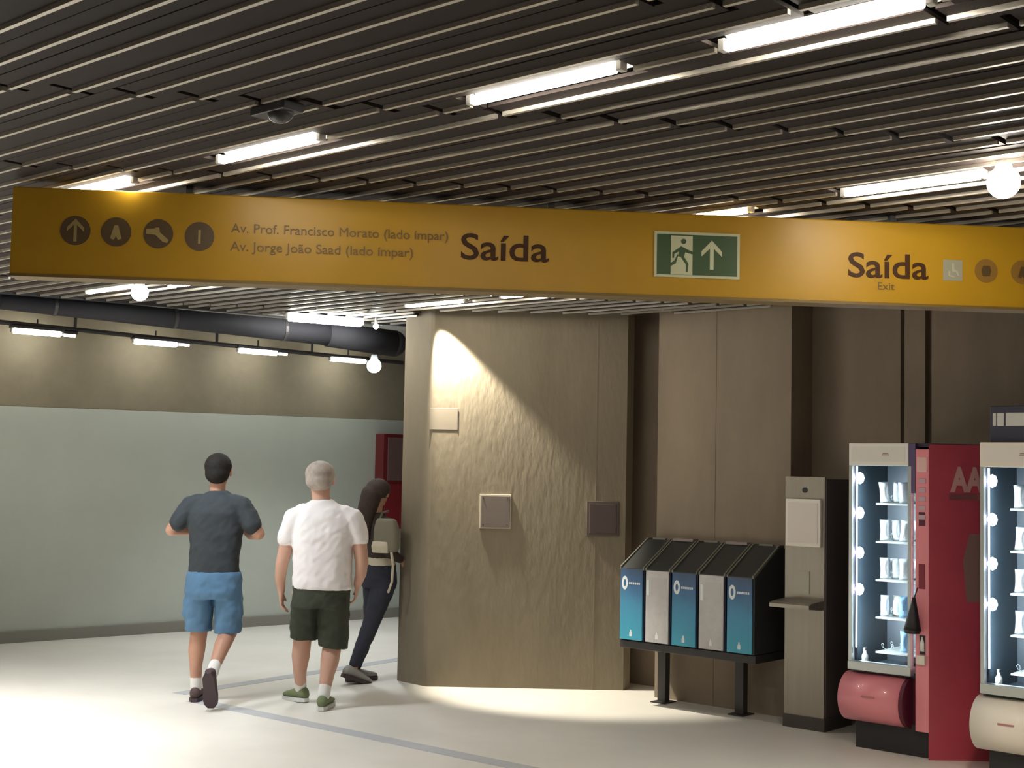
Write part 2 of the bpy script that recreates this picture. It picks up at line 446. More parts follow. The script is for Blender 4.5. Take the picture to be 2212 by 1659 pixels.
# ------------------------------------------------------------------ fluorescent fixtures
def fixture_parts(t, cool=False, half=HALF):
    bm = B()
    add_sideprism(bm, [(-.055, .012), (-.055, .018), (-.02, .045), (.02, .045), (.055, .018), (.055, .012), (.018, .038), (-.018, .038)], -half - .03, half + .03)
    obj('reflector_tray', bm, M_tray, t)
    for s in (-1, 1):
        x = s * (half + .012)
        obj('end_cap', box(min(x, x + s * .022), max(x, x + s * .022), -.016, .016, -.014, .022, .003), M_white_metal, t)
    bm = B(); add_cone(bm, (-half, 0, 0), (half, 0, 0), .0165, .0165, 16); obj('tube', bm, M_tube_cool if cool else M_tube, t, True)
for i, (lu, ln) in enumerate(lamps):
    p = un(lu, ln, CZ + 0.004)
    t = thing('fluorescent_lamp', lamp_lab[i], 'lamp', p, PHI, 'fluorescent lamps in the slatted ceiling')
    fixture_parts(t)
for i, (lu, ln) in enumerate(extra):
    p = un(lu, ln, CZ + 0.004)
    t = thing('fluorescent_lamp', 'fluorescent lamp %s, outside the picture' % ['to the right of the nearest ceiling lamp', 'left over the camera', 'straight over the camera', 'right over the camera', 'left behind the camera', 'right behind the camera'][i], 'lamp', p, PHI, 'fluorescent lamps outside the picture')
    fixture_parts(t)

# ------------------------------------------------------------------ left hall: wall, skirting, ceiling, duct, rail, lamps
wa = at_z(0, 1390); wb = at_z(860, 1332)
WD = (wb - wa).normalized(); WN = Vector((-WD.y, WD.x, 0)); WANG = math.atan2(WD.y, WD.x)
def wl(s, off, z): return wa + WD * s + WN * off + Vector((0, 0, z))
Ls, Le = -5.0, 9.0
nrm = Vector((WN.x, WN.y, 0))
pl = on_plane(0, 876, wa, nrm).z; pr_ = on_plane(860, 908, wa, nrm).z
sR = (on_plane(860, 908, wa, nrm) - wa).dot(WD)
def seam_z(s): return pl + (pr_ - pl) * s / sR
bm = B()
add_frontprism(bm, [(Ls, 0), (Le, 0), (Le, seam_z(Le)), (Ls, seam_z(Ls))], 0.0, 0.3)
o = structure('wall_left', bm, M_wall_low, 'long smooth grey-green painted lower wall'); o.location = wa; o.rotation_euler = (0, 0, WANG)
bm = B()
add_frontprism(bm, [(Ls, seam_z(Ls) + 0.002), (Le, seam_z(Le) + 0.002), (Le, 3.6), (Ls, 3.6)], 0.012, 0.3)
o = structure('wall_left_upper', bm, M_wall_up, 'raw brown concrete wall above the painted wall'); o.location = wa; o.rotation_euler = (0, 0, WANG)
o = structure('baseboard_left', box(Ls, Le, -0.03, 0.0, 0.0, 0.105, .004), M_skirt, 'dark skirting along the left wall'); o.location = wa; o.rotation_euler = (0, 0, WANG)
bm = B()
q = [edge_l, edge_r, Vector((9, 19, 0)), Vector((9, 24, 0)), Vector((-14, 24, 0)), Vector((-14, edge_l.y, 0))]
add_prism(bm, [(v.x, v.y) for v in q], 3.12, 3.32)
structure('ceiling_hall', bm, M_hall_ceil, 'grey concrete ceiling of the hall on the left')
# fascia closing the slatted ceiling
bm = box(0, 19, -0.03, 0.03, 2.90, 3.12)
o = structure('trim_3', bm, M_dark, 'dark edge of the slatted ceiling'); o.location = (edge_l.x, edge_l.y, 0); o.rotation_euler = (0, 0, math.atan2(VD.y, VD.x))

# big dark duct under the edge
VN = Vector((-VD.y, VD.x, 0))
def vplane(px, py): return on_plane(px, py, edge_a + VN * 0.12, VN)
d0 = vplane(-500, 612); d1 = vplane(0, 650); d2_ = vplane(707, 722); d3 = vplane(850, 742)
t = thing('ventilation_duct', 'thick dark round duct running under the edge of the slatted ceiling', 'duct', (0, 0, 0))
bm = B()
add_cone(bm, d0, d1, .055, .062, 24); obj('duct_section', bm, M_duct, t, True)
bm = B(); add_cone(bm, d1, d2_, .062, .095, 24); obj('duct_section', bm, M_duct, t, True)
bm = B(); add_cone(bm, d2_, d3, .105, .115, 24); add_ell(bm, d3, (.115, .115, .115)); obj('duct_elbow', bm, M_duct, t, True)
for a, b in ((d0, d1), (d1, d2_)):
    for f_ in (0.15, 0.5, 0.85):
        c = a.lerp(b, f_); dd = (b - a).normalized(); r_ = 0.068 if a is d0 else 0.068 + .03 * f_
        bm = B(); add_cone(bm, c - dd * .012, c + dd * .012, r_, r_, 24); add_cone(bm, c + Vector((0, 0, r_)), Vector((c.x, c.y, 3.11)), .006, .006, 8)
        obj('duct_clamp', bm, M_dark, t)

# lighting rail in front of the wall
def rp(px, py): return on_plane(px, py, wa - WN * 0.35, nrm)
r0 = rp(-400, 655); r1 = rp(870, 784)
t = thing('lighting_rail', 'thin dark rail hanging in front of the left wall above its lamps', 'rail', (0, 0, 0))
bm = B(); L = (r1 - r0).length; dd = (r1 - r0).normalized()
add_cone(bm, r0, r1, .022, .022, 10); obj('rail', bm, M_dark, t)
for hx in (-250, 72, 383, 620, 800):
    f_ = (hx + 400) / 1270.0; c = r0.lerp(r1, min(1, f_))
    bm = B(); add_box(bm, c.x - .012, c.x + .012, c.y - .012, c.y + .012, c.z, 3.13)
    obj('hanger', bm, M_dark, t)
hall_l = [((-225, 694), 'beyond the left edge'), ((80, 718), 'leftmost of the four on the left wall rail'),
          ((336, 741), 'second from left of the four on the left wall rail'),
          ((557, 760), 'third from left of the four on the left wall rail'),
          ((752, 778), 'rightmost lamp on the rail of the left wall, beside a round spotlight')]
for (px, lab) in hall_l:
    p = rp(*px)
    t = thing('wall_lamp', 'fluorescent lamp, ' + lab if 'beyond' not in lab else 'fluorescent lamp of the wall rail outside the picture', 'lamp', p, WANG, 'fluorescent lamps on the wall rail')
    hf = .215
    bm = B(); add_box(bm, -hf - .03, hf + .03, -.04, .04, .022, .05, .004); obj('housing', bm, M_dark, t)
    bm = B(); add_cone(bm, (-hf, 0, 0), (hf, 0, 0), .026, .026, 16); obj('tube', bm, M_tube_cool, t, True)
    for s in (-1, 1): obj('end_cap', box(s * (hf + .012) - .012, s * (hf + .012) + .012, -.018, .018, -.016, .026), M_white_metal, t)
    bm = B(); add_cone(bm, (0, 0, .05), (0, 0, .12), .008, .008, 8); obj('suspension', bm, M_dark, t)
for (px, lab) in (((150, 725), 'small lamp beside the leftmost lamp on the wall rail'), ((397, 745), 'small lamp beside the second lamp on the wall rail'), ((610, 765), 'small lamp beside the third lamp on the wall rail')):
    p = rp(*px)
    t = thing('small_lamp', lab, 'lamp', p, WANG, 'small lamps on the wall rail')
    bm = B(); add_box(bm, -.07, .07, -.03, .03, .012, .04, .003); obj('housing', bm, M_dark, t)
    bm = B(); add_cone(bm, (-.055, 0, 0), (.055, 0, 0), .012, .012, 12); obj('tube', bm, mat('tube_small', (1, 1, 1), .5, emit=(1, .93, .78), strength=12), t, True)
# added broad fill lamp, unseen left of the frame, brightens the hall floor
t = thing('added_fill_lamp', 'added broad fill lamp brightening the left floor, outside the picture', 'lamp', (-4.6, 7.4, 2.80))
obj('housing', box(-.3, .3, -.65, .65, .0, .06, .004), M_white_metal, t)
ld = bpy.data.lights.new('panel_light', 'AREA'); ld.shape = 'RECTANGLE'; ld.size = .55; ld.size_y = 1.2; ld.energy = 230; ld.color = (1, .98, .93); ld.spread = math.radians(115)
lo = bpy.data.objects.new('panel_light', ld); COL.objects.link(lo); lo.parent = t; lo.location = (0, 0, -.01)
# larger lamp hanging near the duct
p = on_plane(703, 691, at_y(703, 691, 11.3), Vector((0, 1, 0)))
p = at_y(703, 691, 10.75)
t = thing('hall_lamp', 'large fluorescent lamp hanging in front of the dark duct', 'lamp', p, math.atan2(VD.y, VD.x))
hf = .31
bm = B(); add_box(bm, -hf - .04, hf + .04, -.06, .06, .03, .065, .005); obj('housing', bm, M_dark, t)
bm = B(); add_cone(bm, (-hf, 0, 0), (hf, 0, 0), .034, .034, 16); obj('tube', bm, M_tube_hall, t, True)
for s in (-1, 1): obj('end_cap', box(s * (hf + .012) - .012, s * (hf + .012) + .012, -.02, .02, -.018, .03), M_white_metal, t)

# round spotlights and bulbs
def bulb(name, px, py, z, r, m, label, col, watts, ceil_z=3.1):
    p = at_z(px, py, z)
    t = thing(name, label, 'lamp', p)
    bm = B(); add_ell(bm, (0, 0, 0), r, seg=24, rings=16); obj('globe', bm, m, t, True)
    bm = B(); add_cone(bm, (0, 0, r * .8), (0, 0, r * .8 + .05), r * .55, r * .4, 16); obj('socket', bm, M_white_metal, t)
    if ceil_z - z > r + .06:
        bm = B(); add_cone(bm, (0, 0, r * .8 + .05), (0, 0, ceil_z - z), .006, .006, 8); obj('cable', bm, M_dark, t)
    if watts:
        ld = bpy.data.lights.new(name + '_light', 'SPOT'); ld.energy = watts; ld.color = col; ld.shadow_soft_size = .16; ld.spot_size = math.radians(125); ld.spot_blend = .7
        lo = bpy.data.objects.new(name + '_light', ld); COL.objects.link(lo); lo.parent = t; lo.location = (0, 0, -r - .03)
    return t
bulb('round_bulb', 2168, 394, 2.83, .062, M_bulb_w, 'big glaring round bulb under the slats above the vending machines', (1, .9, .76), 240)
bulb('blue_white_bulb', 302, 632, 2.80, .055, M_bulb_c, 'glaring blue-white bulb under the left part of the yellow sign', (.86, .93, 1), 140)
bulb('round_spotlight', 808, 790, 2.66, .068, M_bulb_c, 'glaring blue-white round spotlight left of the top of the pillar', (.90, .95, 1), 140, 3.12)
bulb('tiny_lamp', 812, 705, 2.83, .022, M_bulb_c, 'tiny bluish lamp beside the large hall lamp', (.8, .95, 1), 0)

# downlight that throws the slanting beam on the pillar
# ------------------------------------------------------------------ pillar
pc_l = at_z(912, 1484); pc_r = at_z(1345, 1490); pb_l = at_z(860, 1478)
PY = (pc_l.y + pc_r.y) / 2
PX0, PX1 = pc_l.x, pc_r.x
bl = at_y(859, 1400, PY + .25)
poly = [(PX0 + .03, PY), (PX1, PY), (PX1 + .06, PY + .1), (PX1 + .06, PY + 3.2), (bl.x + .45, PY + 3.2), (bl.x + .30, PY + 1.0), (bl.x, PY + .27), (bl.x + .01, PY + .25), (PX0, PY + .02)]
pill = structure('wall_center', add_prism(B(), poly, 0, 3.1), M_conc, 'big raw concrete pillar block in the middle')
# board-marked joint and small relief
obj('joint', box(PX1 - .24, PX1 - .232, PY - .003, PY + .01, 0, 2.9), M_conc_dark, pill)
p = at_y(1070, 1105, PY)
t = thing('wall_plate', 'square grey metal plate with pale rim on the pillar', 'plate', (p.x, PY, p.z))
hw, hh = .124, .134
obj('rim', box(-hw, hw, -.010, 0, -hh, hh, .003), M_plate_edge, t)
obj('face', box(-hw + .012, hw - .012, -.018, -.008, -hh + .012, hh - .012, .003), M_plate, t)
for sx in (-1, 1):
    for sz in (-1, 1):
        bm = B(); add_cone(bm, (sx * (hw - .03), -.022, sz * (hh - .03)), (sx * (hw - .03), -.017, sz * (hh - .03)), .005, .005, 10); obj('screw', bm, M_dark, t)
p = at_y(1302, 1120, PY)
t = thing('wall_plate', 'square dark brown plate on the shaded right side of the pillar', 'plate', (p.x, PY, p.z))
obj('rim', box(-.127, .127, -.012, 0, -.135, .135, .003), M_plate_dark, t)
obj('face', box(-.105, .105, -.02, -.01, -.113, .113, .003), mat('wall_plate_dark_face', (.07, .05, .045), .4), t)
p = at_y(958, 905, PY)
t = thing('wall_notice', 'faint pale blank plate on the brightly lit edge of the pillar', 'plate', (p.x, PY, p.z))
obj('panel', box(-.11, .11, -.003, 0, -.085, .085, .002), mat('pale_patch', (.235, .20, .15), .85), t)
obj('edge', box(.108, .113, -.005, 0, -.085, .085), M_plate, t)
# the downlight beside the pillar's top left corner
t = thing('downlight', 'small dark downlight under the ceiling at the left corner of the pillar', 'lamp', (PX0 + .0, PY - .105, 2.955))
bm = B(); add_cone(bm, (0, 0, 0), (0, 0, .14), .045, .035, 20, False); add_cone(bm, (0, 0, .135), (0, 0, .145), .035, .035, 20); obj('housing', bm, M_dark, t, True)
ld = bpy.data.lights.new('downlight_beam', 'SPOT'); ld.energy = 600; ld.color = (1, .93, .78); ld.spot_size = R_ = math.radians(50); ld.spot_blend = .5; ld.shadow_soft_size = .02
lo = bpy.data.objects.new('downlight_beam', ld); COL.objects.link(lo); lo.parent = t; lo.location = (0, 0, -.01)
lo.rotation_euler = Vector((math.tan(math.radians(22)), .045, -1)).to_track_quat('-Z', 'Y').to_euler()

# ------------------------------------------------------------------ right wall
WNN = 8.42
uL = u_of(at_z(1418, 1500)); 
def u_at_px(px, n):      # u where the vertical plane n is seen at column px (eye level)
    d = ray(px, 1013); q = CAM + d * (n / (d.x * ND.x + d.y * ND.y))
    return u_of(q)
def wallbox(name, u0, u1, n0, n1, m_, label, z1=3.1):
    o = structure(name, box(u0, u1, n0, n1, 0, z1), m_, label); o.rotation_euler = (0, 0, PHI); return o
uA0 = u_at_px(1420, WNN); uA1 = u_at_px(1708, WNN)
NB = WNN + .30
uB1 = u_at_px(1945, NB); uC0 = u_at_px(1956, NB); uC1 = u_at_px(2001, NB); uD0 = u_at_px(2012, NB)
wallbox('wall_right', uA0, uA1, WNN, WNN + .8, M_conc_dark, 'brown concrete wall panel behind the recycling bins')
wallbox('wall_right_slot', uA0 - .6, uA0, WNN + .40, WNN + .8, M_conc_dark, 'deep dark slot between pillar and right wall')
wallbox('wall_right_middle', uA1, uB1, NB, WNN + .8, M_conc_dark, 'set back concrete wall panel beside the machines')
wallbox('wall_right_pilaster', uC0, uC1, NB - .02, WNN + .8, M_conc_dark, 'narrow concrete strip between two joints')
wallbox('wall_right_far', uD0, uD0 + 6, NB, WNN + .8, M_conc_dark, 'concrete wall behind the vending machines')
wallbox('wall_right_joint', uB1, uD0, NB + .05, WNN + .8, M_conc_dark, 'recessed joint backing')
# faint formwork joints of the concrete
for nm, uu, nn in (('trim_4', (uA0 * .55 + uA1 * .45), WNN), ):
    o = structure(nm, box(uu, uu + .006, nn - .003, nn + .002, 0, 3.1), M_conc_dark, 'thin vertical formwork line in the concrete'); o.rotation_euler = (0, 0, PHI)

# ------------------------------------------------------------------ red cabinet on the far wall
p = on_plane(838, 1030, wa, nrm); s0 = (on_plane(808, 1030, wa, nrm) - wa).dot(WD); s1 = (on_plane(870, 1030, wa, nrm) - wa).dot(WD)
s1 = max(s1, s0 + .42)
zt = on_plane(838, 938, wa, nrm).z
q = wl(s0, -.01, 0)
t = thing('red_cabinet', 'dark red wall cabinet with a dull grey upper panel behind the walking woman', 'cabinet', (q.x, q.y, 0), WANG)
W_ = s1 - s0
obj('body', box(0, W_, -.16, 0, 1.0, zt, .006), mat('cabinet_red', (.13, .012, .014), .4), t)
obj('upper_panel', box(.06, W_ - .05, -.175, -.155, zt - .52, zt - .04, .004), mat('cabinet_panel', (.12, .07, .065), .4), t)
obj('door', box(.03, W_ - .03, -.172, -.155, 1.04, zt - .56, .004), mat('cabinet_door', (.17, .012, .016), .35), t)

# ------------------------------------------------------------------ yellow sign
SZ1 = 2.868
sl = at_z(28, 402, SZ1); sr = at_z(2212, 491, SZ1)
sd = (sr - sl); sd.z = 0; sang = math.atan2(sd.y, sd.x); sd.normalize(); sn = Vector((-sd.y, sd.x, 0))
slen = (sr - sl).length + 1.6
zb = on_plane(28, 592, sl, sn).z
def sp_(px, py):
    q = on_plane(px, py, sl, sn); return ((q - sl).dot(sd), q.z)
sign = thing('hanging_sign', 'long yellow hanging exit sign across the hall under the slats', 'sign', (sl.x, sl.y, 0), sang)
obj('panel', box(0, slen, 0, .12, zb, SZ1, .006), M_sign, sign)
obj('lower_rail', box(0, slen, -.004, .124, zb - .008, zb + .004), mat('sign_rail', (.14, .085, .015), .5), sign)
for f_ in (.12, .38, .64, .88):
    obj('bracket', box(slen * f_ - .015, slen * f_ + .015, .04, .08, SZ1 - .002, SZ1 + .15), M_dark, sign)
TH = -.0022
def disc(x, z, r, y0, y1, seg=36):
    return add_frontprism(B(), [(x + r * math.cos(2 * math.pi * i / seg), z + r * math.sin(2 * math.pi * i / seg)) for i in range(seg)], y0, y1)
def shape(polys, x, z, s, y0=-.0045, y1=-.0018):
    bm = B()
    for pl_ in polys: add_frontprism(bm, [(x + a * s, z + b * s) for a, b in pl_], y0, y1)
    return bm
ARROW = [[(-.10, -.75), (.10, -.75), (.10, .38), (.55, -.06), (.55, .22), (0, .80), (-.55, .22), (-.55, -.06), (-.10, .38)]]
HAT = [[(-.12, .45), (.12, .45), (.38, -.45), (.14, -.55), (0, -.30), (-.14, -.55), (-.38, -.45)]]
STAIR = [[(-.8, .30), (-.25, .34), (-.15, .42), (.05, .42), (.10, .10), (.7, -.40), (.62, -.62), (.30, -.55), (-.2, -.08), (-.8, -.05)]]
BAR = [[(-.08, -.5), (.08, -.5), (.08, .45), (-.08, .45)]]
for (cx, cy), sh in (((163, 498), ARROW), ((251, 501), HAT), ((342, 505), STAIR), ((431, 511), BAR)):
    x, z = sp_(cx, cy); r = .0635
    ic = obj('icon_disc', disc(x, z, r, TH, .001), M_icon, sign)
    obj('icon_mark', shape(sh, x, z, r), M_icon_light, ic)
def line(s, pxa, pya, pxb, size, m_, bold=0.0, name='lettering'):
    x0, z0 = sp_(pxa, pya); x1, z1 = sp_(pxb, pya)
    o_ = text(name, s, size, m_, sign, (x0, TH, z0), width=x1 - x0, bold=bold, extrude=.0012); o_['kind'] = 'stuff'; return o_
line('Av. Prof. Francisco Morato (lado ímpar)', 499, 502, 968, .058, M_ink_soft, 0)
line('Av. Jorge João Saad (lado ímpar)', 497, 541, 892, .058, M_ink_soft, 0)
def big_word(s_, pxa, pya, pxb, size):
    x0, z0 = sp_(pxa, pya); x1, z1 = sp_(pxb, pya)
    def ext(q_):
        o_ = text('tmp', q_, size, M_ink, None, (0, 0, 0), bold=.002); xs = [v.co.x for v in o_.data.vertices]; me_ = o_.data
        bpy.data.objects.remove(o_); bpy.data.meshes.remove(me_); return max(xs)
    full = ext(s_); k_ = (x1 - x0) / full
    for i_ in range(len(s_)):
        re_ = ext(s_[:i_ + 1]) * k_; wd = ext(s_[i_]) * k_
        text('letter', s_[i_], size, M_ink, sign, (x0 + re_ - wd, TH, z0), width=wd, bold=.002, extrude=.0012)
big_word('Saída', 995, 559, 1185, .165)
big_word('Saída', 1832, 597, 2005, .160)
line('Exit', 1896, 625, 1932, .048, M_ink_soft, 0)
# green exit plate
x0, z0 = sp_(1418, 592); x1, z1 = sp_(1592, 512)
ex = obj('exit_plate', box(x0 - .012, x1 + .012, -.006, .001, z0 - .012, z1 + .012), M_exit_white, sign, label='dark green emergency exit plate with pale border')
zc = (z0 + z1) / 2; xc = (x0 + x1) / 2; ww = x1 - x0; hh = z1 - z0
obj('green_field', box(x0, x1, -.008, -.004, z0, z1), M_green, ex)
# doorway
dx0, dx1 = x0 + ww * .17, x0 + ww * .44
obj('doorway', shape([[(dx0, z0), (dx1, z0), (dx1, z1 - .006), (dx0, z1 - .006)]], 0, 0, 1, -.0095, -.006), M_exit_white, ex)
def man(k, mm, y0, y1, nm):
    X = lambda a: x0 + ww * (.30 + a * .15 * k); Z = lambda b: zc + b * hh * .5 * k
    polys = [[(X(-.05), Z(.42)), (X(.40), Z(.30)), (X(.22), Z(-.12)), (X(-.28), Z(-.10))],
             [(X(-.05), Z(.40)), (X(-.75), Z(.10)), (X(-.75), Z(-.18)), (X(-.60), Z(-.18)), (X(-.58), Z(.02)), (X(-.05), Z(.20))],
             [(X(.35), Z(.30)), (X(.95), Z(.15)), (X(.95), Z(.02)), (X(.30), Z(.12))],
             [(X(.22), Z(-.10)), (X(.60), Z(-.45)), (X(.55), Z(-.85)), (X(.40), Z(-.85)), (X(.38), Z(-.48)), (X(-.05), Z(-.12))],
             [(X(-.28), Z(-.08)), (X(-.45), Z(-.45)), (X(-.95), Z(-.62)), (X(-.95), Z(-.45)), (X(-.60), Z(-.33)), (X(-.28), Z(.05))]]
    bm = B()
    for pl_ in polys: add_frontprism(bm, pl_, y0, y1)
    o_ = obj(nm, bm, mm, ex)
    add = disc(X(.18), Z(.66), .012, y0, y1, 20)
    bm2 = B(); bm2.from_mesh(o_.data); 
    me2 = bpy.data.meshes.new('t'); add.to_mesh(me2); add.free(); bm2.from_mesh(me2); bm2.to_mesh(o_.data); bm2.free()
man(1.0, M_green, -.0105, -.008, 'running_figure')
obj('arrow', shape(ARROW, x0 + ww * .68, zc, hh * .47, -.0098, -.007), M_exit_white, ex)
# right icons
x, z = sp_(2058, 584); r = .046
ic = obj('icon_square', add_frontprism(B(), [(x - r, z - r * 1.05), (x + r, z - r * 1.05), (x + r, z + r * 1.05), (x - r, z + r * 1.05)], TH, .001), M_icon_b, sign, label='faded blue-grey square pictogram')
obj('icon_mark', shape([[(-.15, .7), (.12, .7), (.12, .1), (.5, -.1), (.62, -.6), (.45, -.62), (.3, -.2), (-.15, -.1)], [(-.5, -.1), (-.3, -.1), (-.3, -.5), (.2, -.65), (.1, -.75), (-.5, -.6)]], x, z, r), M_icon_b2, ic)
for (cx, cy) in ((2130, 585), (2208, 588)):
    x, z = sp_(cx, cy)
    ic = obj('icon_disc', disc(x, z, .055, TH, .001), M_icon_r, sign, label='faded brown round pictogram')
    obj('icon_mark', shape([[(-.3, -.45), (.3, -.45), (.42, .0), (.3, .4), (-.3, .4), (-.42, .0)]] if cx < 2150 else HAT, x, z, .055), M_icon, ic)

# ------------------------------------------------------------------ small dome under the slats
p = at_z(598, 240, 2.88)
t = thing('ceiling_detector', 'small black dome detector under the slats above the left lamps', 'detector', p, PHI)
bm = B(); add_box(bm, -.09, .09, -.045, .045, -.012, .02, .006); obj('base', bm, M_black, t)
bm = B(); add_ell(bm, (0.02, 0, -.01), (.05, .04, .035)); obj('dome', bm, M_black, t, True)

# ------------------------------------------------------------------ recycling bins
FN = WNN - .433
fr = u_at_px(1632, FN); fl = u_at_px(1341, FN)
Z0, Z1, ZB = .468, .997, 1.20
rack = thing('bin_rack', 'dark steel stand with two legs carrying the five recycling bins', 'stand', un(fl, FN), PHI)
Lr = fr - fl
obj('shelf', box(0, Lr, .02, .41, Z0 - .06, Z0 - .005, .004), M_dark, rack)
obj('back_board', box(.01, Lr - .01, .405, .43, Z0 - .06, ZB - .02, .003), M_dark, rack)
for pxl in (1440, 1606):
    uu = u_at_px(pxl, WNN - .13) - fl
    obj('leg', box(uu - .035, uu + .035, .27, .33, 0, Z0 - .055, .003), M_dark, rack)
    obj('foot_plate', box(uu - .06, uu + .06, .22, .38, 0, .008), M_dark, rack)
bw = Lr / 5
bl_lab = ['blue recycling bin at the left end of the row', 'grey-white recycling bin between the left and the middle blue bin', 'blue recycling bin in the middle of the row',
          'grey-white recycling bin between the middle and the right blue bin', 'blue recycling bin at the right end of the row, next to the metal pedestal']
for i in range(5):
    blue = i % 2 == 0
    c = un(fl + bw * i, FN)
    t = thing('recycling_bin', bl_lab[i], 'bin', c, PHI, 'recycling bins on the steel stand')
    w0, w1 = .006, bw - .006
    bm = B(); add_sideprism(bm, [(.012, Z0), (.40, Z0), (.40, ZB - .012), (.34, ZB - .012), (.012, Z1 - .012)], w0, w1); obj('body', bm, M_bin_side if i < 4 else M_bin_body, t)
    pw0, pw1 = w0 + .006, w1 - .012
    obj('front_panel', box(pw0, pw1, 0, .012, Z0 + .004, Z1 - .012, .002), M_bin_blue if blue else M_bin_white, t)
    # raised rims of the sloping lid
    for xx in (w0, w1 - .012):
        bm = B(); add_sideprism(bm, [(0, Z1 - .014), (.012, Z1 - .016), (.345, ZB - .018), (.40, ZB - .018), (.40, ZB), (.335, ZB), (0, Z1 + .004)], xx, xx + .012)
        obj('lid_rim', bm, M_bin_edge, t)
    # lid plate
    bm = B(); add_sideprism(bm, [(.004, Z1 - .012), (.33, ZB - .016), (.33, ZB - .010), (.004, Z1 - .006)], w0 + .012, w1 - .012); obj('lid', bm, M_bin_body, t)
    if blue:
        obj('handle', box(w0 + .05, w1 - .05, .335, .36, ZB - .01, ZB + .004, .003), M_bin_edge, t)
    else:
        obj('hatch', box(w0 + .02, w1 - .02, .315, .39, ZB - .012, ZB + .010, .004), M_bin_pink, t)
    # printed marks
    if blue:
        bm = B(); cx_, cz_, n_ = pw0 + .042, Z1 - .115, 28
        for j in range(n_):
            a0, a1 = 2 * math.pi * j / n_, 2 * math.pi * (j + 1) / n_
            P = lambda a, rx, rz: (cx_ + rx * math.cos(a), cz_ + rz * math.sin(a))
            add_frontprism(bm, [P(a0, .027, .050), P(a1, .027, .050), P(a1, .012, .026), P(a0, .012, .026)], -.0015, .0005)
        obj('ring_logo', bm, M_bin_mark, t)
        bm = B(); 
        for j in range(6): add_box(bm, cx_ + .038 + j * .017, cx_ + .050 + j * .017, -.0012, .0005, cz_ - .008, cz_ + .008)
        obj('small_print', bm, M_bin_mark, t)
    else:
        obj('white_mark', box(pw0 + .012, pw0 + .030, -.0012, .0005, Z1 - .19, Z1 - .08), M_bin_mark, t)
        obj('print_block', box(pw0 + .05, pw1 - .02, -.0010, .0005, Z1 - .145, Z1 - .06), mat('bin_print_pale', (.50, .49, .48), .5), t)
    bm = B(); mx = (pw0 + pw1) / 2
    add_frontprism(bm, [(mx - .012, Z0 + .03), (mx + .012, Z0 + .03), (mx + .012, Z0 + .055), (mx + .005, Z0 + .068), (mx + .005, Z0 + .078), (mx - .005, Z0 + .078), (mx - .005, Z0 + .068), (mx - .012, Z0 + .055)], -.0012, .0005)
    obj('bottle_mark', bm, M_bin_mark, t)

# ------------------------------------------------------------------ metal pedestal
pf = at_z(1693, 1568); pn = n_of(pf); pu = u_of(pf)
pw = u_at_px(1781, pn) - u_at_px(1695, pn)
ptop = 1.685
t = thing('metal_pedestal', 'tall brushed metal pedestal with a framed blank notice and a small tray', 'pedestal', un(pu, pn), PHI)
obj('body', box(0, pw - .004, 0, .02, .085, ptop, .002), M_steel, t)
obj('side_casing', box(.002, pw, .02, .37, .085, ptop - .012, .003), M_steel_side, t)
obj('base', box(-.006, pw + .006, -.008, .375, 0, .085, .003), mat('pedestal_base', (.06, .05, .045), .5), t)
obj('sensor', disc(pw * .5, 1.595, .018, -.008, .002, 20), M_black, t)
bm = B(); add_box(bm, pw * .05, pw * .92, -.022, -.002, 1.215, 1.535, .003); fr_ = obj('notice_frame', bm, M_paper_edge, t)
obj('notice', box(pw * .05 + .02, pw * .92 - .02, -.026, -.02, 1.24, 1.51), M_paper, fr_)
obj('dispenser_window', box(pw * .28, pw * .62, -.004, .002, .90, 1.05), mat('pedestal_glass', (.34, .32, .26), .3, metal=.4), t)
bm = B(); add_sideprism(bm, [(-.20, .815), (-.20, .84), (-.17, .852), (.0, .862), (.0, .80), (-.04, .80)], 0.0, pw * .98); obj('tray', bm, M_steel, t)

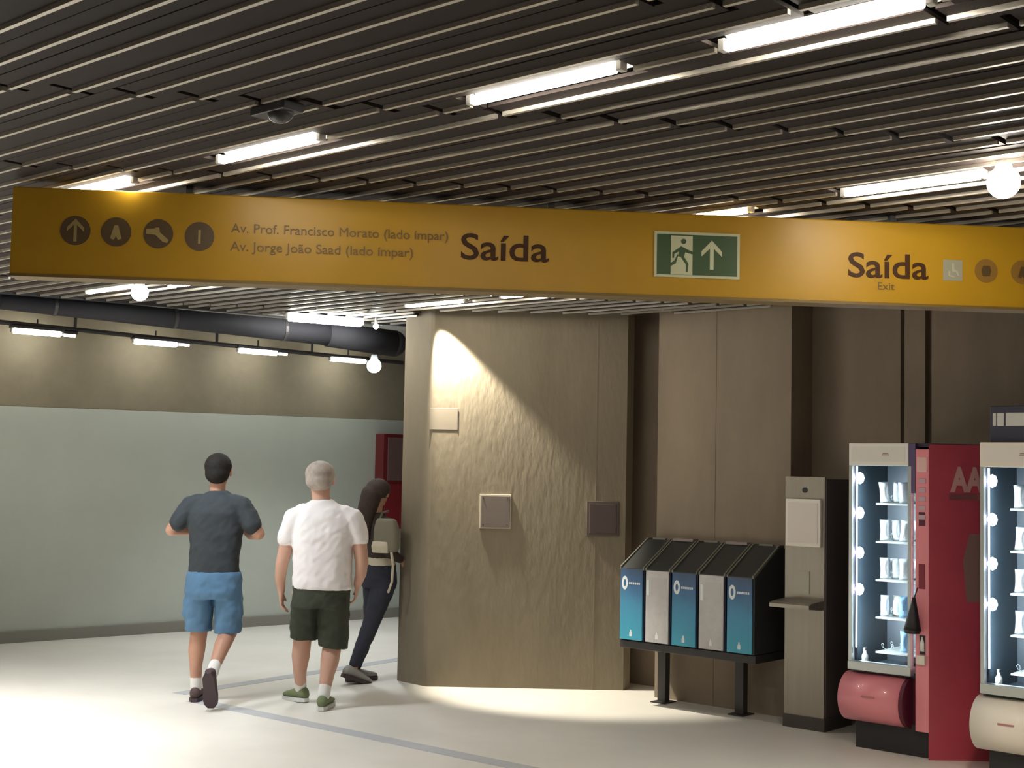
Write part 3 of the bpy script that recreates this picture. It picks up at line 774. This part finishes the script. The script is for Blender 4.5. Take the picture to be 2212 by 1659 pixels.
# ------------------------------------------------------------------ vending machines
def vending(origin, rz, s, drum_m, header_m, tag_):
    t = thing('vending_machine', tag_, 'vending machine', origin, rz)
    H = 1.905 * s
    z = lambda v: v * s
    WX, CXs, FX = .40 * s, .445 * s, .53 * s            # window width, coin strip start, front corner
    # plan of the carcass (behind the front)
    rx, ry = FX + .34 * s, .30 * s
    bm = B(); add_prism(bm, [(0.0, .52 * s), (FX, .52 * s), (rx, .52 * s), (rx, .78 * s), (0, .78 * s)], .02, H - .01)
    car = obj('cabinet', bm, M_purple, t)
    obj('inside_wall', box(.0162 * s, .024 * s, .05, .50 * s, z(.47), z(1.79)), M_inner, t)
    obj('left_side', box(0, .016 * s, .03, .52 * s, z(.46), H - .01), M_purple, t)
    obj('plinth', box(.03 * s, FX + .01, .04, .76 * s, 0, z(.19)), M_black, t)
    obj('top_panel', add_prism(B(), [(0, .03), (FX, .03), (rx - .01, ry + .03), (rx - .01, .76 * s), (0, .76 * s)], H - .02, H), M_navy, t)
    # header
    obj('header', box(0, WX, -.012, .06, z(1.765), H, .004), header_m, t)
    obj('header_frame', box(.02, WX - .02, -.0135, -.011, z(1.79), H - .02), mat('header_inner', (.76, .73, .67), .5), t)
    bm = B(); 
    for j, zz in enumerate((.0, .009)): add_box(bm, WX * .62 - .022 + j * .006, WX * .62 + .026 - j * .006, -.0155, -.013, z(1.83) + zz, z(1.83) + zz + .006)
    obj('header_logo', bm, mat('logo_tan', (.34, .25, .19), .5), t)
    obj('purple_trim', box(WX, CXs, -.008, .06, z(1.60), H, .003), M_purple, t)
    # window frame
    for nm, b_ in (('frame_post', (0, .022 * s, -.010, .03)), ('frame_post', (WX - .004, WX + .018, -.010, .03))):
        obj(nm, box(b_[0], b_[1], b_[2], b_[3], z(.53), z(1.765), .002), M_silver, t)
    obj('frame_sill', box(0, WX + .02, -.02, .05, z(.485), z(.54), .004), M_silver, t)
    obj('inside_back', box(.016 * s, FX, .48 * s, .52 * s, z(.46), z(1.77)), M_inner, t)
    obj('inside_wall', box(CXs - .02, CXs, .05, .50 * s, z(.46), z(1.77)), M_inner, t)
    obj('inside_floor', box(.016 * s, CXs, .03, .50 * s, z(.47), z(.50)), M_inner, t)
    obj('inside_top', box(.016 * s, CXs, .03, .50 * s, z(1.765), z(1.80)), M_inner, t)
    obj('glass_pane', box(.022 * s, WX - .004, .004, .009, z(.54), z(1.765)), M_glass, t)
    st = obj('light_strip', box(.034 * s, .042 * s, .02, .03, z(.62), z(1.76)), M_led_strip, t, label='glowing vertical light strip')
    levels = [1.685, 1.465, 1.215, .985]
    for lv in levels:
        bm = B(); add_ell(bm, (.056 * s, .03, z(lv)), (.032, .014, .038), seg=6, rings=4)
        obj('lamp_head', bm, M_led, st)
    shelves = [1.53, 1.29, 1.05, .815]
    for zz in shelves + [.60]:
        obj('shelf', box(.13 * s, CXs - .02, .10, .46 * s, z(zz) - .012, z(zz), .002), M_silver, t)
        bm = B()
        for q_ in range(4):
            x_ = .16 * s + q_ * .065 * s
            for a in range(14):
                a0, a1 = a * .9, (a + 1) * .9
                add_cone(bm, (x_ + .022 * math.cos(a0), .11 + a * .018, z(zz) + .026 + .022 * math.sin(a0)), (x_ + .022 * math.cos(a1), .11 + (a + 1) * .018, z(zz) + .026 + .022 * math.sin(a1)), .0018, .0018, 4, False)
        obj('spiral_feeders', bm, M_silver, t, kind='stuff')
    # delivery drum
    bm = B(); add_cone(bm, (-.03 * s, .06, z(.315)), (.375 * s, .06, z(.315)), .152 * s, .152 * s, 36); obj('delivery_drum', bm, drum_m, t, True)
    bm = B(); add_cone(bm, (.375 * s, .06, z(.315)), (.40 * s, .06, z(.315)), .155 * s, .155 * s, 36); obj('drum_end', bm, M_red_dark, t)
    bm = B(); add_box(bm, .13 * s, .22 * s, -.094 * s, -.088 * s, z(.335), z(.345), 0)
    obj('drum_print', bm, mat('drum_print', (.45, .2, .2), .5), t)
    obj('drum_back', box(.0, .42 * s, .06, .5 * s, z(.19), z(.48)), M_red_dark, t)
    # coin strip
    cs = obj('coin_strip', box(CXs, FX, -.006, .05, z(.16), z(1.87), .003), M_pink, t, label='pinkish strip with buttons and slots')
    obj('top_sticker', box(CXs + .01, FX - .012, -.009, -.005, z(1.73), z(1.82)), mat('sticker_pale', (.74, .48, .45), .5), cs)
    for q_ in range(5): obj('button', box(CXs + .02, FX - .02, -.011, -.005, z(1.66 - q_ * .055), z(1.69 - q_ * .055), .002), mat('button_grey', (.52, .36, .42), .4), cs)
    obj('coin_slot', box(CXs + .022, FX - .022, -.010, -.005, z(1.40), z(1.485), .002), M_red_dark, cs)
    obj('note_reader', box(CXs + .022, FX - .022, -.012, -.005, z(1.02), z(1.17), .003), mat('reader_red', (.22, .02, .04), .4), cs)
    obj('coin_return', box(CXs + .028, FX - .02, -.008, -.005, z(.625), z(.74)), M_black, cs)
    obj('return_tray', box(CXs + .016, FX - .015, -.03, -.005, z(.565), z(.62), .003), M_cream, cs)
    # red door wedge
    bm = B(); add_prism(bm, [(FX, -.006), (rx, ry), (rx, .53 * s), (FX, .53 * s)], .0, H - .005)
    dr = obj('red_door', bm, M_red, t, label='dark red angled door panel')
    ang = math.atan2(ry + .006, rx - FX); L_ = math.hypot(rx - FX, ry + .006)
    hold = lambda o_: (setattr(o_, 'location', (FX, -.006, 0)), setattr(o_, 'rotation_euler', (0, 0, ang)))
    o_ = text('door_lettering', 'AAA', .20 * s, M_aaa, dr, (FX + math.cos(ang) * .13 * s + .004 * math.sin(ang), -.006 + math.sin(ang) * .13 * s - .004, z(1.62)), rot=(math.pi / 2, 0, ang), width=.30 * s, extrude=.002, bold=.009); o_['kind'] = 'stuff'
    bm = B()
    for q_ in range(2): add_box(bm, .125 * s, .30 * s + q_ * .1, -.0025, .001, z(1.565) - q_ * 0, z(1.60))
    add_box(bm, .32 * s, .45 * s, -.0025, .001, z(1.565), z(1.60))
    o_ = obj('door_print', bm, mat('print_rose', (.33, .12, .12), .5), dr, kind='stuff'); hold(o_)
    bm = B(); add_frontprism(bm, [(.23 * s, z(.95)), (.36 * s, z(.95)), (.38 * s, z(1.2)), (.34 * s, z(1.36)), (.25 * s, z(1.36)), (.21 * s, z(1.2))], -.002, .001)
    hold(obj('door_graphic', bm, M_ghost, dr))
    obj('door_foot', box(FX + .06, rx - .04, ry + .02, .5 * s, 0, .02), M_black, dr)
    # snacks: every packet is a thing of its own
    R = Matrix.Rotation(rz, 4, 'Z'); T = Matrix.Translation(origin)
    return t, shelves, s, R, T
def packet_mesh(w_, h_, d_):
    bm = B(); nx, nz = 6, 8; grid = {}
    for side in (-1, 1):
        for i in range(nx + 1):
            for j in range(nz + 1):
                a = math.sin(math.pi * i / nx); b = math.sin(math.pi * j / nz)
                y = side * d_ * (max(a, 0) ** .6) * (max(b, 0) ** .5) * .5
                grid[(side, i, j)] = bm.verts.new(((i / nx - .5) * w_ * (1 - .12 * b), y, j / nz * h_))
        for i in range(nx):
            for j in range(nz):
                f = (grid[(side, i, j)], grid[(side, i + 1, j)], grid[(side, i + 1, j + 1)], grid[(side, i, j + 1)])
                bm.faces.new(f if side < 0 else f[::-1])
    bmesh.ops.remove_doubles(bm, verts=bm.verts[:], dist=1e-5)
    me = bpy.data.meshes.new('snack_packet'); bm.to_mesh(me); bm.free()
    for p in me.polygons: p.use_smooth = True
    return me
def fill(mach, which):
    t, shelves, s, R, T = mach
    meshes = []
    for mm in (M_pack, M_pack2, M_pack3):
        me = packet_mesh(.066 * s, .13 * s, .06); me.materials.append(mm); meshes.append(me)
    rows = ['top', 'second', 'third', 'fourth']
    for ri, zz in enumerate(shelves):
        for q_ in range(4):
            me = meshes[0] if ri in (0, 1) else meshes[1] if ri == 3 and q_ % 2 else meshes[0]
            if ri == 3 and q_ == 2: me = meshes[2]
            o_ = bpy.data.objects.new('snack_packet', me); COL.objects.link(o_)
            loc = Vector((.165 * s + q_ * .065 * s, .16 + .03 * (q_ % 2), zz * s + .004))
            o_.matrix_world = T @ R @ Matrix.Translation(loc) @ Euler((random.uniform(-.12, .05), random.uniform(-.1, .1), random.uniform(-.3, .3))).to_matrix().to_4x4()
            tag(o_, '%s snack packet on the %s shelf inside the %s vending machine' % (['leftmost shiny', 'second shiny', 'third shiny', 'rightmost shiny'][q_], rows[ri], which), 'snack packet', 'snack packets on the %s shelf of the %s machine' % (rows[ri], which))
    o_ = bpy.data.objects.new('snack_packet', meshes[2]); COL.objects.link(o_)
    o_.matrix_world = T @ R @ Matrix.Translation(Vector((.30 * s, .16, .60 * s + .004)))
    tag(o_, 'bluish snack packet on the lowest shelf inside the %s vending machine' % which, 'snack packet')
    # bottle at the bottom left of the window
    bt = thing('small_bottle', 'small pale bottle at the lower left of the %s machine window' % which, 'bottle', (0, 0, 0))
    bt.matrix_world = T @ R @ Matrix.Translation(Vector((.075 * s, .07, .50 * s)))
    bm = B(); add_loft(bm, [(0, 0, 0, .020, .020), (0, 0, .07, .020, .020), (0, 0, .09, .009, .009), (0, 0, .105, .009, .009)], 16, 2.0); obj('flask', bm, mat('bottle_pale', (.5, .52, .5), .3), bt, True)
    bm = B(); add_cone(bm, (0, 0, .103), (0, 0, .118), .011, .011, 12); obj('cap', bm, M_black, bt)
    # real strip light of the window
    ld = bpy.data.lights.new('window_light', 'AREA'); ld.shape = 'RECTANGLE'; ld.size = .02; ld.size_y = 1.1 * s; ld.energy = 26.0; ld.color = (.8, .93, 1)
    lo = bpy.data.objects.new('window_light', ld); COL.objects.link(lo); lo.parent = t
    lo.location = (.05 * s, .03, 1.15 * s); d_ = Vector((.3, .25, 0)).normalized()
    lo.rotation_euler = d_.to_track_quat('-Z', 'Z').to_euler()
    lo.matrix_local = Matrix.Translation(lo.location) @ Matrix(((d_.y, 0, -d_.x, 0), (-d_.x, 0, -d_.y, 0), (0, 1, 0, 0), (0, 0, 0, 1)))
v1 = at_z(1833, 1613)
m1 = vending(Vector((v1.x, v1.y, 0)), PHI, 1.0, M_pink, M_headp, 'red vending machine with pink delivery drum, beside the metal pedestal')
fill(m1, 'left')
Y2 = v1.y / 1.11
v2 = at_y(2119, 1400, Y2)
m2 = vending(Vector((v2.x, v2.y, 0)), PHI, 1.0, M_cream, M_cream, 'vending machine with cream delivery drum, cut by the right picture edge')
fill(m2, 'right')
# lit-less header board standing on the right machine
t = thing('header_board', 'dark navy board with white letters on top of the right vending machine', 'sign', (v2.x, v2.y, 0), PHI)
bm = box(.035, .75, .05, .09, 1.905, 2.115, .004); obj('board', bm, M_navy, t)
text('lettering', 'TE AMO', .115, M_letter, t, (.055, .048, 2.005), width=.42, extrude=.002, bold=.003) if False else None
bm = B()
for (a, b_) in ((.052, .072), (.078, .118)): add_box(bm, a, b_, .046, .051, 2.00, 2.075, .002)
add_box(bm, .128, .50, .046, .051, 2.00, 2.075, .002)
obj('letter_blocks', bm, M_letter, t)

# black umbrella hanging on the coin strip of machine 1
T1 = Matrix.Translation(Vector((v1.x, v1.y, 0))) @ Matrix.Rotation(PHI, 4, 'Z')
t = thing('black_pouch', 'black cone-shaped pouch hanging on the coin strip of the left vending machine', 'pouch', (0, 0, 0)); t.matrix_world = T1 @ Matrix.Translation(Vector((.455, -.068, 0)))
bm = B(); add_cone(bm, (0, 0, .775), (0.01, 0, .97), .052, .010, 20); add_cone(bm, (0, 0, .755), (0, 0, .777), .045, .053, 20); obj('pouch', bm, M_black, t, True)
bm = B(); add_cone(bm, (.01, 0, .965), (.02, .03, 1.03), .004, .004, 8); obj('cord', bm, M_black, t)
t = thing('card_holder', 'small white and black bottle-shaped card stuck in the niche below the black pouch', 'card', (0, 0, 0)); t.matrix_world = T1 @ Matrix.Translation(Vector((.492, -.012, .645)))
bm = B(); add_loft(bm, [(0, 0, 0, .014, .006), (0, 0, .05, .013, .006), (0, 0, .075, .006, .005), (0, 0, .088, .006, .005)], 14, 2.2); obj('card', bm, M_headp, t, True)

# ------------------------------------------------------------------ people
def hand(bm, wrist, direction, palm_n, side, s=1.0, curl=.35):
    """palm, four unequal curled fingers, a thumb from the side of the palm near its base"""
    d = Vector(direction).normalized(); n = Vector(palm_n).normalized(); sdv = d.cross(n).normalized() * side
    w0 = Vector(wrist)
    for k_ in range(4):
        o_ = sdv * ((k_ - 1.5) * .019 * s)
        add_chain(bm, [w0 + o_ * .5, w0 + d * .045 * s + o_ * .9, w0 + d * .085 * s + o_], [.016 * s, .0155 * s, .011 * s], 10)
        L_ = (.072, .080, .075, .058)[k_] * s
        a = w0 + d * .088 * s + o_; p_ = [a]; dirc = d
        for q_ in range(3):
            ang = curl * (q_ + .6)
            dirc = (d * math.cos(ang) + n * math.sin(ang)).normalized()
            p_.append(p_[-1] + dirc * L_ / 3)
        add_chain(bm, p_, [.0095 * s, .009 * s, .0085 * s, .0075 * s], 10)
    tb = w0 + d * .022 * s - sdv * .024 * s
    add_chain(bm, [tb, tb - sdv * .024 * s + d * .030 * s + n * .008, tb - sdv * .030 * s + d * .062 * s + n * .022], [.014 * s, .011 * s, .0085 * s], 10)
def head(bm, c, s=1.0, yaw=0.0):
    R = Matrix.Rotation(yaw, 3, 'Z')
    P = lambda x, y, z: Vector(c) + R @ Vector((x * s, y * s, z * s))
    rot = Euler((0, 0, yaw))
    add_ell(bm, P(0, -.008, .02), (.078 * s, .096 * s, .092 * s), rot)
    add_ell(bm, P(0, .015, -.035), (.062 * s, .075 * s, .075 * s), rot)
    add_ell(bm, P(0, .055, -.085), (.034 * s, .032 * s, .026 * s), rot)         # chin
    add_cone(bm, P(0, .085, .02), P(0, .108, -.022), .008 * s, .015 * s, 10)    # nose
    add_ell(bm, P(0, .108, -.022), .014 * s)
    add_ell(bm, P(0, .090, -.055), (.024 * s, .010 * s, .010 * s), rot)         # lips
    for sx in (-1, 1):
        add_ell(bm, P(sx * .080, -.002, -.008), (.011 * s, .020 * s, .033 * s), rot)
        add_ell(bm, P(sx * .030, .080, .035), (.022 * s, .010 * s, .007 * s), rot)  # brows
def eyes(c, s, parent, yaw=0.0):
    R = Matrix.Rotation(yaw, 3, 'Z')
    for sx in (-1, 1):
        p_ = Vector(c) + R @ Vector((sx * .030 * s, .082 * s, .010 * s))
        bm = B(); add_ell(bm, p_, .011 * s); obj('eye', bm, M_eye, parent, True)
def shoe(t, ankle, heading, pitch, up_m, sole_m, L_=.27, name='shoe'):
    """origin at ankle; pitch > 0 raises the heel and points the toe down"""
    o_ = thing_child(name, t)
    bm = B()
    # rings along the foot from heel (y=-.07) to toe (y=L-.07)
    prof = [(-.075, .028, .055, .030), (-.06, .036, .080, .036), (-.02, .037, .085, .036), (.05, .040, .070, .038), (.11, .046, .052, .044), (.16, .044, .040, .042), (.188, .026, .030, .026)]
    loops = []
    for (y, rx, h_, _) in prof:
        l = []
        for i in range(16):
            a = 2 * math.pi * i / 16
            zz = h_ * .5 * math.sin(a); l.append(bm.verts.new((rx * math.cos(a), y, -.095 + .022 + h_ * .5 + zz)))
        loops.append(l)
    for a, b in zip(loops, loops[1:]):
        for i in range(16): bm.faces.new((a[i], a[(i + 1) % 16], b[(i + 1) % 16], b[i]))
    bm.faces.new(loops[0]); bm.faces.new(loops[-1])
    upper = obj(name, bm, up_m, t, True)
    bm = B(); pts = [(-.082, -.02), (-.082, .02), (-.04, .041), (.05, .042), (.11, .050), (.165, .046), (.196, .022), (.196, -.022), (.165, -.046), (.11, -.050), (.05, -.042), (-.04, -.041)]
    add_prism(bm, [(b, a) for a, b in pts], -.095, -.068)
    sole = obj('sole', bm, sole_m, upper)
    M = Matrix.Translation(Vector(ankle)) @ Matrix.Rotation(heading, 4, 'Z') @ Matrix.Rotation(-pitch, 4, 'X')
    upper.matrix_local = M
    bpy.data.objects.remove(o_)
    return upper
def thing_child(name, t):
    o_ = bpy.data.objects.new('tmp', None); COL.objects.link(o_); return o_
def tube_part(name, pts, rad, m_, t, voxel=.01, extra=None):
    bm = B(); add_chain(bm, pts, rad, 18)
    if extra: extra(bm)
    return fused(name, bm, m_, t, voxel, 3)

# ---- man in charcoal t-shirt and blue shorts
b0 = at_z(457, 1518); S = 1.0
t = thing('person', 'man in charcoal t-shirt and blue shorts walking away, one heel raised', 'person', (b0.x, b0.y, 0), 0.0)
bm = B()
hc = (-.012, .03, 1.645)
head(bm, hc, 1.10)
add_chain(bm, [(-.012, .01, 1.42), (-.012, .02, 1.52), (-.012, .025, 1.58)], [.062, .056, .058])
add_loft(bm, [(-.01, 0, .88, .14, .09), (-.01, 0, 1.0, .145, .09), (-.01, 0, 1.2, .165, .10), (-.01, 0, 1.36, .17, .095), (-.01, 0, 1.43, .13, .07)])
# arms, bent with forearms forward
La = [(-.185, 0, 1.37), (-.265, -.03, 1.30), (-.325, -.02, 1.215)]; Ra = [(.165, 0, 1.37), (.245, -.03, 1.29), (.30, -.02, 1.20)]
add_chain(bm, La, [.055, .048, .042]); add_chain(bm, Ra, [.055, .050, .044])
add_chain(bm, [La[-1], (-.24, .12, 1.21), (-.16, .23, 1.235)], [.042, .040, .026])
add_chain(bm, [Ra[-1], (.22, .12, 1.19), (.13, .23, 1.23)], [.044, .041, .027])
hand(bm, (-.16, .23, 1.235), (.6, .75, .25), (.6, -.5, .2), 1, .95, .5)
hand(bm, (.13, .23, 1.23), (-.6, .75, .25), (-.6, -.5, .2), -1, .95, .5)
# legs
add_chain(bm, [(-.10, 0, .88), (-.115, .05, .52), (-.125, .03, .36), (-.125, .02, .26), (-.125, .05, .10)], [.095, .062, .060, .046, .036])
add_chain(bm, [(.08, 0, .88), (.095, .06, .50), (.085, -.10, .42), (.075, -.20, .34), (.065, -.30, .27)], [.095, .062, .058, .046, .036])
body = fused('body', bm, M_skin, t, .0075, 3)
eyes(hc, 1.02, body)
bm = B(); add_ell(bm, (-.012, .012, 1.675), (.098, .112, .098)); add_ell(bm, (-.012, -.012, 1.625), (.088, .090, .078)); fused('hair', bm, M_hair_dark, t, .009, 3)
bm = B()
add_loft(bm, [(-.015, .0, .905, .185, .125), (-.015, 0, .98, .178, .12), (-.012, 0, 1.10, .18, .118), (-.01, 0, 1.22, .195, .122), (-.01, 0, 1.34, .205, .120), (-.01, .0, 1.42, .18, .095), (-.01, .01, 1.475, .105, .072), (-.01, .015, 1.50, .07, .066)])
add_chain(bm, [(-.135, 0, 1.41), (-.195, 0, 1.385), (-.235, -.012, 1.335), (-.275, -.028, 1.272)], [.070, .076, .072, .066])
add_chain(bm, [(.115, 0, 1.41), (.175, 0, 1.385), (.213, -.012, 1.33), (.255, -.028, 1.262)], [.070, .076, .073, .068])
fused('t_shirt', bm, M_shirt_dark, t, .010, 5, wr=.007)
bm = B()
add_loft(bm, [(-.012, 0, .93, .19, .128), (-.014, 0, .86, .20, .135), (-.014, 0, .78, .205, .14), (-.014, 0, .74, .195, .13)])
add_loft(bm, [(-.112, .01, .82, .098, .125), (-.118, .02, .65, .100, .112), (-.122, .04, .50, .093, .098)])
add_loft(bm, [(.092, .01, .82, .096, .125), (.096, .02, .65, .098, .112), (.096, .02, .49, .093, .100)])
for sx in (-1, 1): add_box(bm, -.014 + sx * .19 - .018, -.014 + sx * .19 + .018, -.05, .07, .60, .74, .01)
fused('shorts', bm, M_shorts_blue, t, .010, 4, wr=.008)
tube_part('sock', [(-.125, .045, .10), (-.125, .035, .17)], [.043, .041], M_sock, t)
tube_part('sock', [(.065, -.305, .255), (.070, -.255, .305)], [.043, .042], M_sock, t)
shoe(t, (-.125, .06, .098), .05, 0, M_shoe_brown, M_sole_dark)
shoe(t, (.065, -.31, .235), -.05, math.radians(66), M_shoe_brown, M_sole_dark)

# ---- man in white t-shirt and dark green shorts
b0 = at_z(672, 1527)
t = thing('person', 'grey-haired man in white t-shirt and dark green shorts walking away', 'person', (b0.x, b0.y, 0), 0.0)
bm = B()
hc = (.015, .03, 1.60)
head(bm, hc, 1.17)
add_chain(bm, [(.035, .005, 1.38), (.025, .02, 1.47), (.018, .025, 1.53)], [.072, .066, .068])
add_loft(bm, [(.05, 0, .80, .16, .11), (.05, 0, .95, .17, .12), (.05, 0, 1.15, .18, .12), (.05, 0, 1.30, .18, .10), (.04, 0, 1.38, .13, .08)])
add_chain(bm, [(-.145, 0, 1.28), (-.20, 0, 1.16), (-.235, .0, 1.00), (-.25, .03, .90), (-.245, .06, .80)], [.062, .054, .046, .040, .028])
add_chain(bm, [(.25, 0, 1.28), (.305, 0, 1.18), (.33, -.01, 1.02), (.325, .0, .94), (.30, .03, .86)], [.062, .056, .048, .042, .030])
hand(bm, (-.245, .06, .80), (.05, .15, -1), (1, 0, 0), 1, 1.0, .35)
hand(bm, (.30, .03, .86), (-.12, .10, -1), (-1, 0, 0), -1, 1.0, .4)
add_chain(bm, [(-.06, 0, .80), (-.09, .10, .46), (-.10, .11, .34), (-.105, .12, .24), (-.108, .20, .10)], [.10, .066, .066, .050, .038])
add_chain(bm, [(.15, 0, .80), (.135, .03, .44), (.125, -.02, .33), (.115, -.06, .24), (.10, -.10, .10)], [.10, .068, .067, .052, .039])
body = fused('body', bm, M_skin2, t, .0075, 3)
eyes(hc, 1.08, body)
bm = B(); add_ell(bm, (.015, .010, 1.635), (.108, .116, .096)); add_ell(bm, (.015, -.020, 1.590), (.100, .090, .076)); fused('hair', bm, M_hair_grey, t, .009, 3)
bm = B()
add_loft(bm, [(.055, .0, .825, .212, .150), (.052, 0, .93, .208, .152), (.05, 0, 1.08, .212, .150), (.05, 0, 1.22, .22, .145), (.048, 0, 1.32, .215, .125), (.045, .0, 1.385, .175, .10), (.04, .01, 1.43, .105, .080), (.035, .015, 1.455, .080, .074)])
add_chain(bm, [(-.10, 0, 1.345), (-.150, 0, 1.315), (-.178, 0, 1.25), (-.205, 0, 1.175)], [.075, .083, .080, .072])
add_chain(bm, [(.20, 0, 1.345), (.252, 0, 1.315), (.282, 0, 1.26), (.308, 0, 1.19)], [.075, .083, .080, .072])
fused('t_shirt', bm, M_shirt_white, t, .010, 5, wr=.007)
bm = B()
add_loft(bm, [(.048, 0, .86, .207, .145), (.048, 0, .78, .205, .142), (.045, 0, .70, .205, .142)])
add_loft(bm, [(-.055, .02, .76, .103, .132), (-.070, .05, .60, .103, .118), (-.080, .09, .46, .100, .108, -.05)])
add_loft(bm, [(.150, .01, .76, .103, .132), (.145, .02, .58, .105, .118), (.140, .03, .415, .105, .110, -.10)])
fused('shorts', bm, M_shorts_green, t, .010, 4, wr=.008)
tube_part('sock', [(-.108, .20, .10), (-.107, .17, .16)], [.044, .044], M_sock, t)
tube_part('sock', [(.10, -.10, .10), (.106, -.085, .16)], [.045, .045], M_sock, t)
shoe(t, (-.112, .21, .098), .75, 0.05, M_shoe_green, M_sole_white)
shoe(t, (.10, -.09, .098), -.10, 0, M_shoe_green, M_sole_white)

# ---- woman beyond, partly hidden by the pillar
b0 = at_z(815, 1470)
WR = math.radians(-52)
t = thing('person', 'long-haired woman in dark top and navy trousers walking beside the pillar', 'person', (b0.x, b0.y, 0), WR)
bm = B()
hc = (0, -.03, 1.485)
head(bm, hc, .95, .6)
add_chain(bm, [(0, -.05, 1.26), (0, -.045, 1.36), (0, -.035, 1.42)], [.052, .044, .046])
add_loft(bm, [(0, 0, .82, .13, .10), (0, -.01, .98, .105, .08), (0, -.03, 1.12, .125, .085), (0, -.045, 1.24, .135, .08), (0, -.05, 1.29, .09, .06)])
add_chain(bm, [(-.14, -.04, 1.24), (-.17, -.06, 1.08), (-.165, .02, .97), (-.14, .12, .90)], [.042, .036, .031, .022])
add_chain(bm, [(.14, -.04, 1.24), (.165, -.07, 1.08), (.155, .03, .99), (.12, .13, .95)], [.042, .036, .031, .022])
hand(bm, (-.14, .12, .90), (.1, .7, -.7), (1, 0, 0), 1, .85, .4)
hand(bm, (.12, .13, .95), (-.1, .7, -.7), (-1, 0, 0), -1, .85, .4)
add_chain(bm, [(-.07, 0, .80), (-.065, -.02, .48), (-.06, -.10, .28), (-.055, -.17, .10)], [.085, .052, .046, .032])
add_chain(bm, [(.07, 0, .80), (.06, -.10, .48), (.055, -.18, .30), (.05, -.25, .13)], [.085, .052, .046, .032])
body = fused('body', bm, M_skin3, t, .0075, 3)
eyes(hc, .95, body, .6)
bm = B(); add_ell(bm, (.004, -.042, 1.515), (.094, .106, .088)); add_chain(bm, [(0, -.10, 1.47), (0, -.135, 1.36), (0, -.15, 1.25), (0, -.145, 1.15)], [.085, .078, .066, .045]); fused('hair', bm, M_hair_brown, t, .009, 4, 'long dark brown hair')
bm = B(); add_loft(bm, [(0, -.01, .97, .125, .098), (0, -.02, 1.08, .128, .095), (0, -.035, 1.2, .145, .10), (0, -.045, 1.28, .12, .08), (0, -.045, 1.33, .06, .055)])
add_chain(bm, [(-.13, -.04, 1.24), (-.17, -.06, 1.08), (-.165, .02, .98), (-.145, .10, .92)], [.060, .048, .042, .034]); add_chain(bm, [(.13, -.04, 1.24), (.165, -.07, 1.08), (.155, .03, .995), (.13, .10, .965)], [.060, .048, .042, .034])
fused('jacket', bm, M_jacket, t, .010, 4)
bm = B(); add_loft(bm, [(0, -.005, 1.02, .112, .092), (0, 0, .96, .130, .105), (0, 0, .90, .135, .112)]); fused('blouse_hem', bm, M_cloth_cream, t, .010, 3)
bm = B(); add_loft(bm, [(0, 0, .92, .135, .112), (0, -.01, .82, .155, .13), (0, -.01, .74, .15, .125)])
add_chain(bm, [(-.07, 0, .78), (-.065, -.02, .48), (-.06, -.10, .28), (-.055, -.165, .13)], [.102, .070, .058, .046])
add_chain(bm, [(.07, 0, .78), (.06, -.10, .48), (.055, -.18, .30), (.05, -.245, .16)], [.102, .070, .058, .046])
fused('trousers', bm, M_jeans, t, .010, 4, wr=.006)
shoe(t, (-.055, -.17, .098), .0, 0, M_shoe_grey, M_sole_dark)
shoe(t, (.05, -.25, .125), .0, math.radians(20), M_shoe_grey, M_sole_dark)
R = Matrix.Rotation(math.radians(-25), 3, 'Z')
bp = at_y(836, 1130, b0.y - .17)
t2 = thing('shoulder_bag', 'grey-green shoulder bag with cream strap carried by the woman', 'bag', (bp.x, bp.y, 0), math.radians(-25))
bm = B(); add_loft(bm, [(0, 0, 1.03, .09, .045), (0, 0, 1.06, .105, .055), (0, 0, 1.2, .105, .055), (-.005, 0, 1.27, .085, .040), (-.01, 0, 1.29, .07, .025)], power=4); fused('bag_body', bm, M_bag, t2, .008, 3)
bm = B(); add_loft(bm, [(-.03, -.035, 1.02, .07, .03), (-.03, -.04, 1.07, .078, .035), (-.03, -.035, 1.11, .072, .03)], power=3); fused('bag_pocket', bm, M_cloth_cream, t2, .007, 2)
bm = B(); add_chain(bm, [(.06, -.03, 1.05), (.085, -.035, .93), (.075, -.03, .80), (.045, -.03, .72)], [.011, .011, .010, .010], 8); obj('hanging_strap', bm, M_cloth_cream, t2, True)
bm = B(); add_chain(bm, [(-.06, -.01, 1.27), (-.08, .06, 1.33), (-.07, .13, 1.34)], [.010, .010, .010], 8); obj('shoulder_strap', bm, M_bag, t2, True)
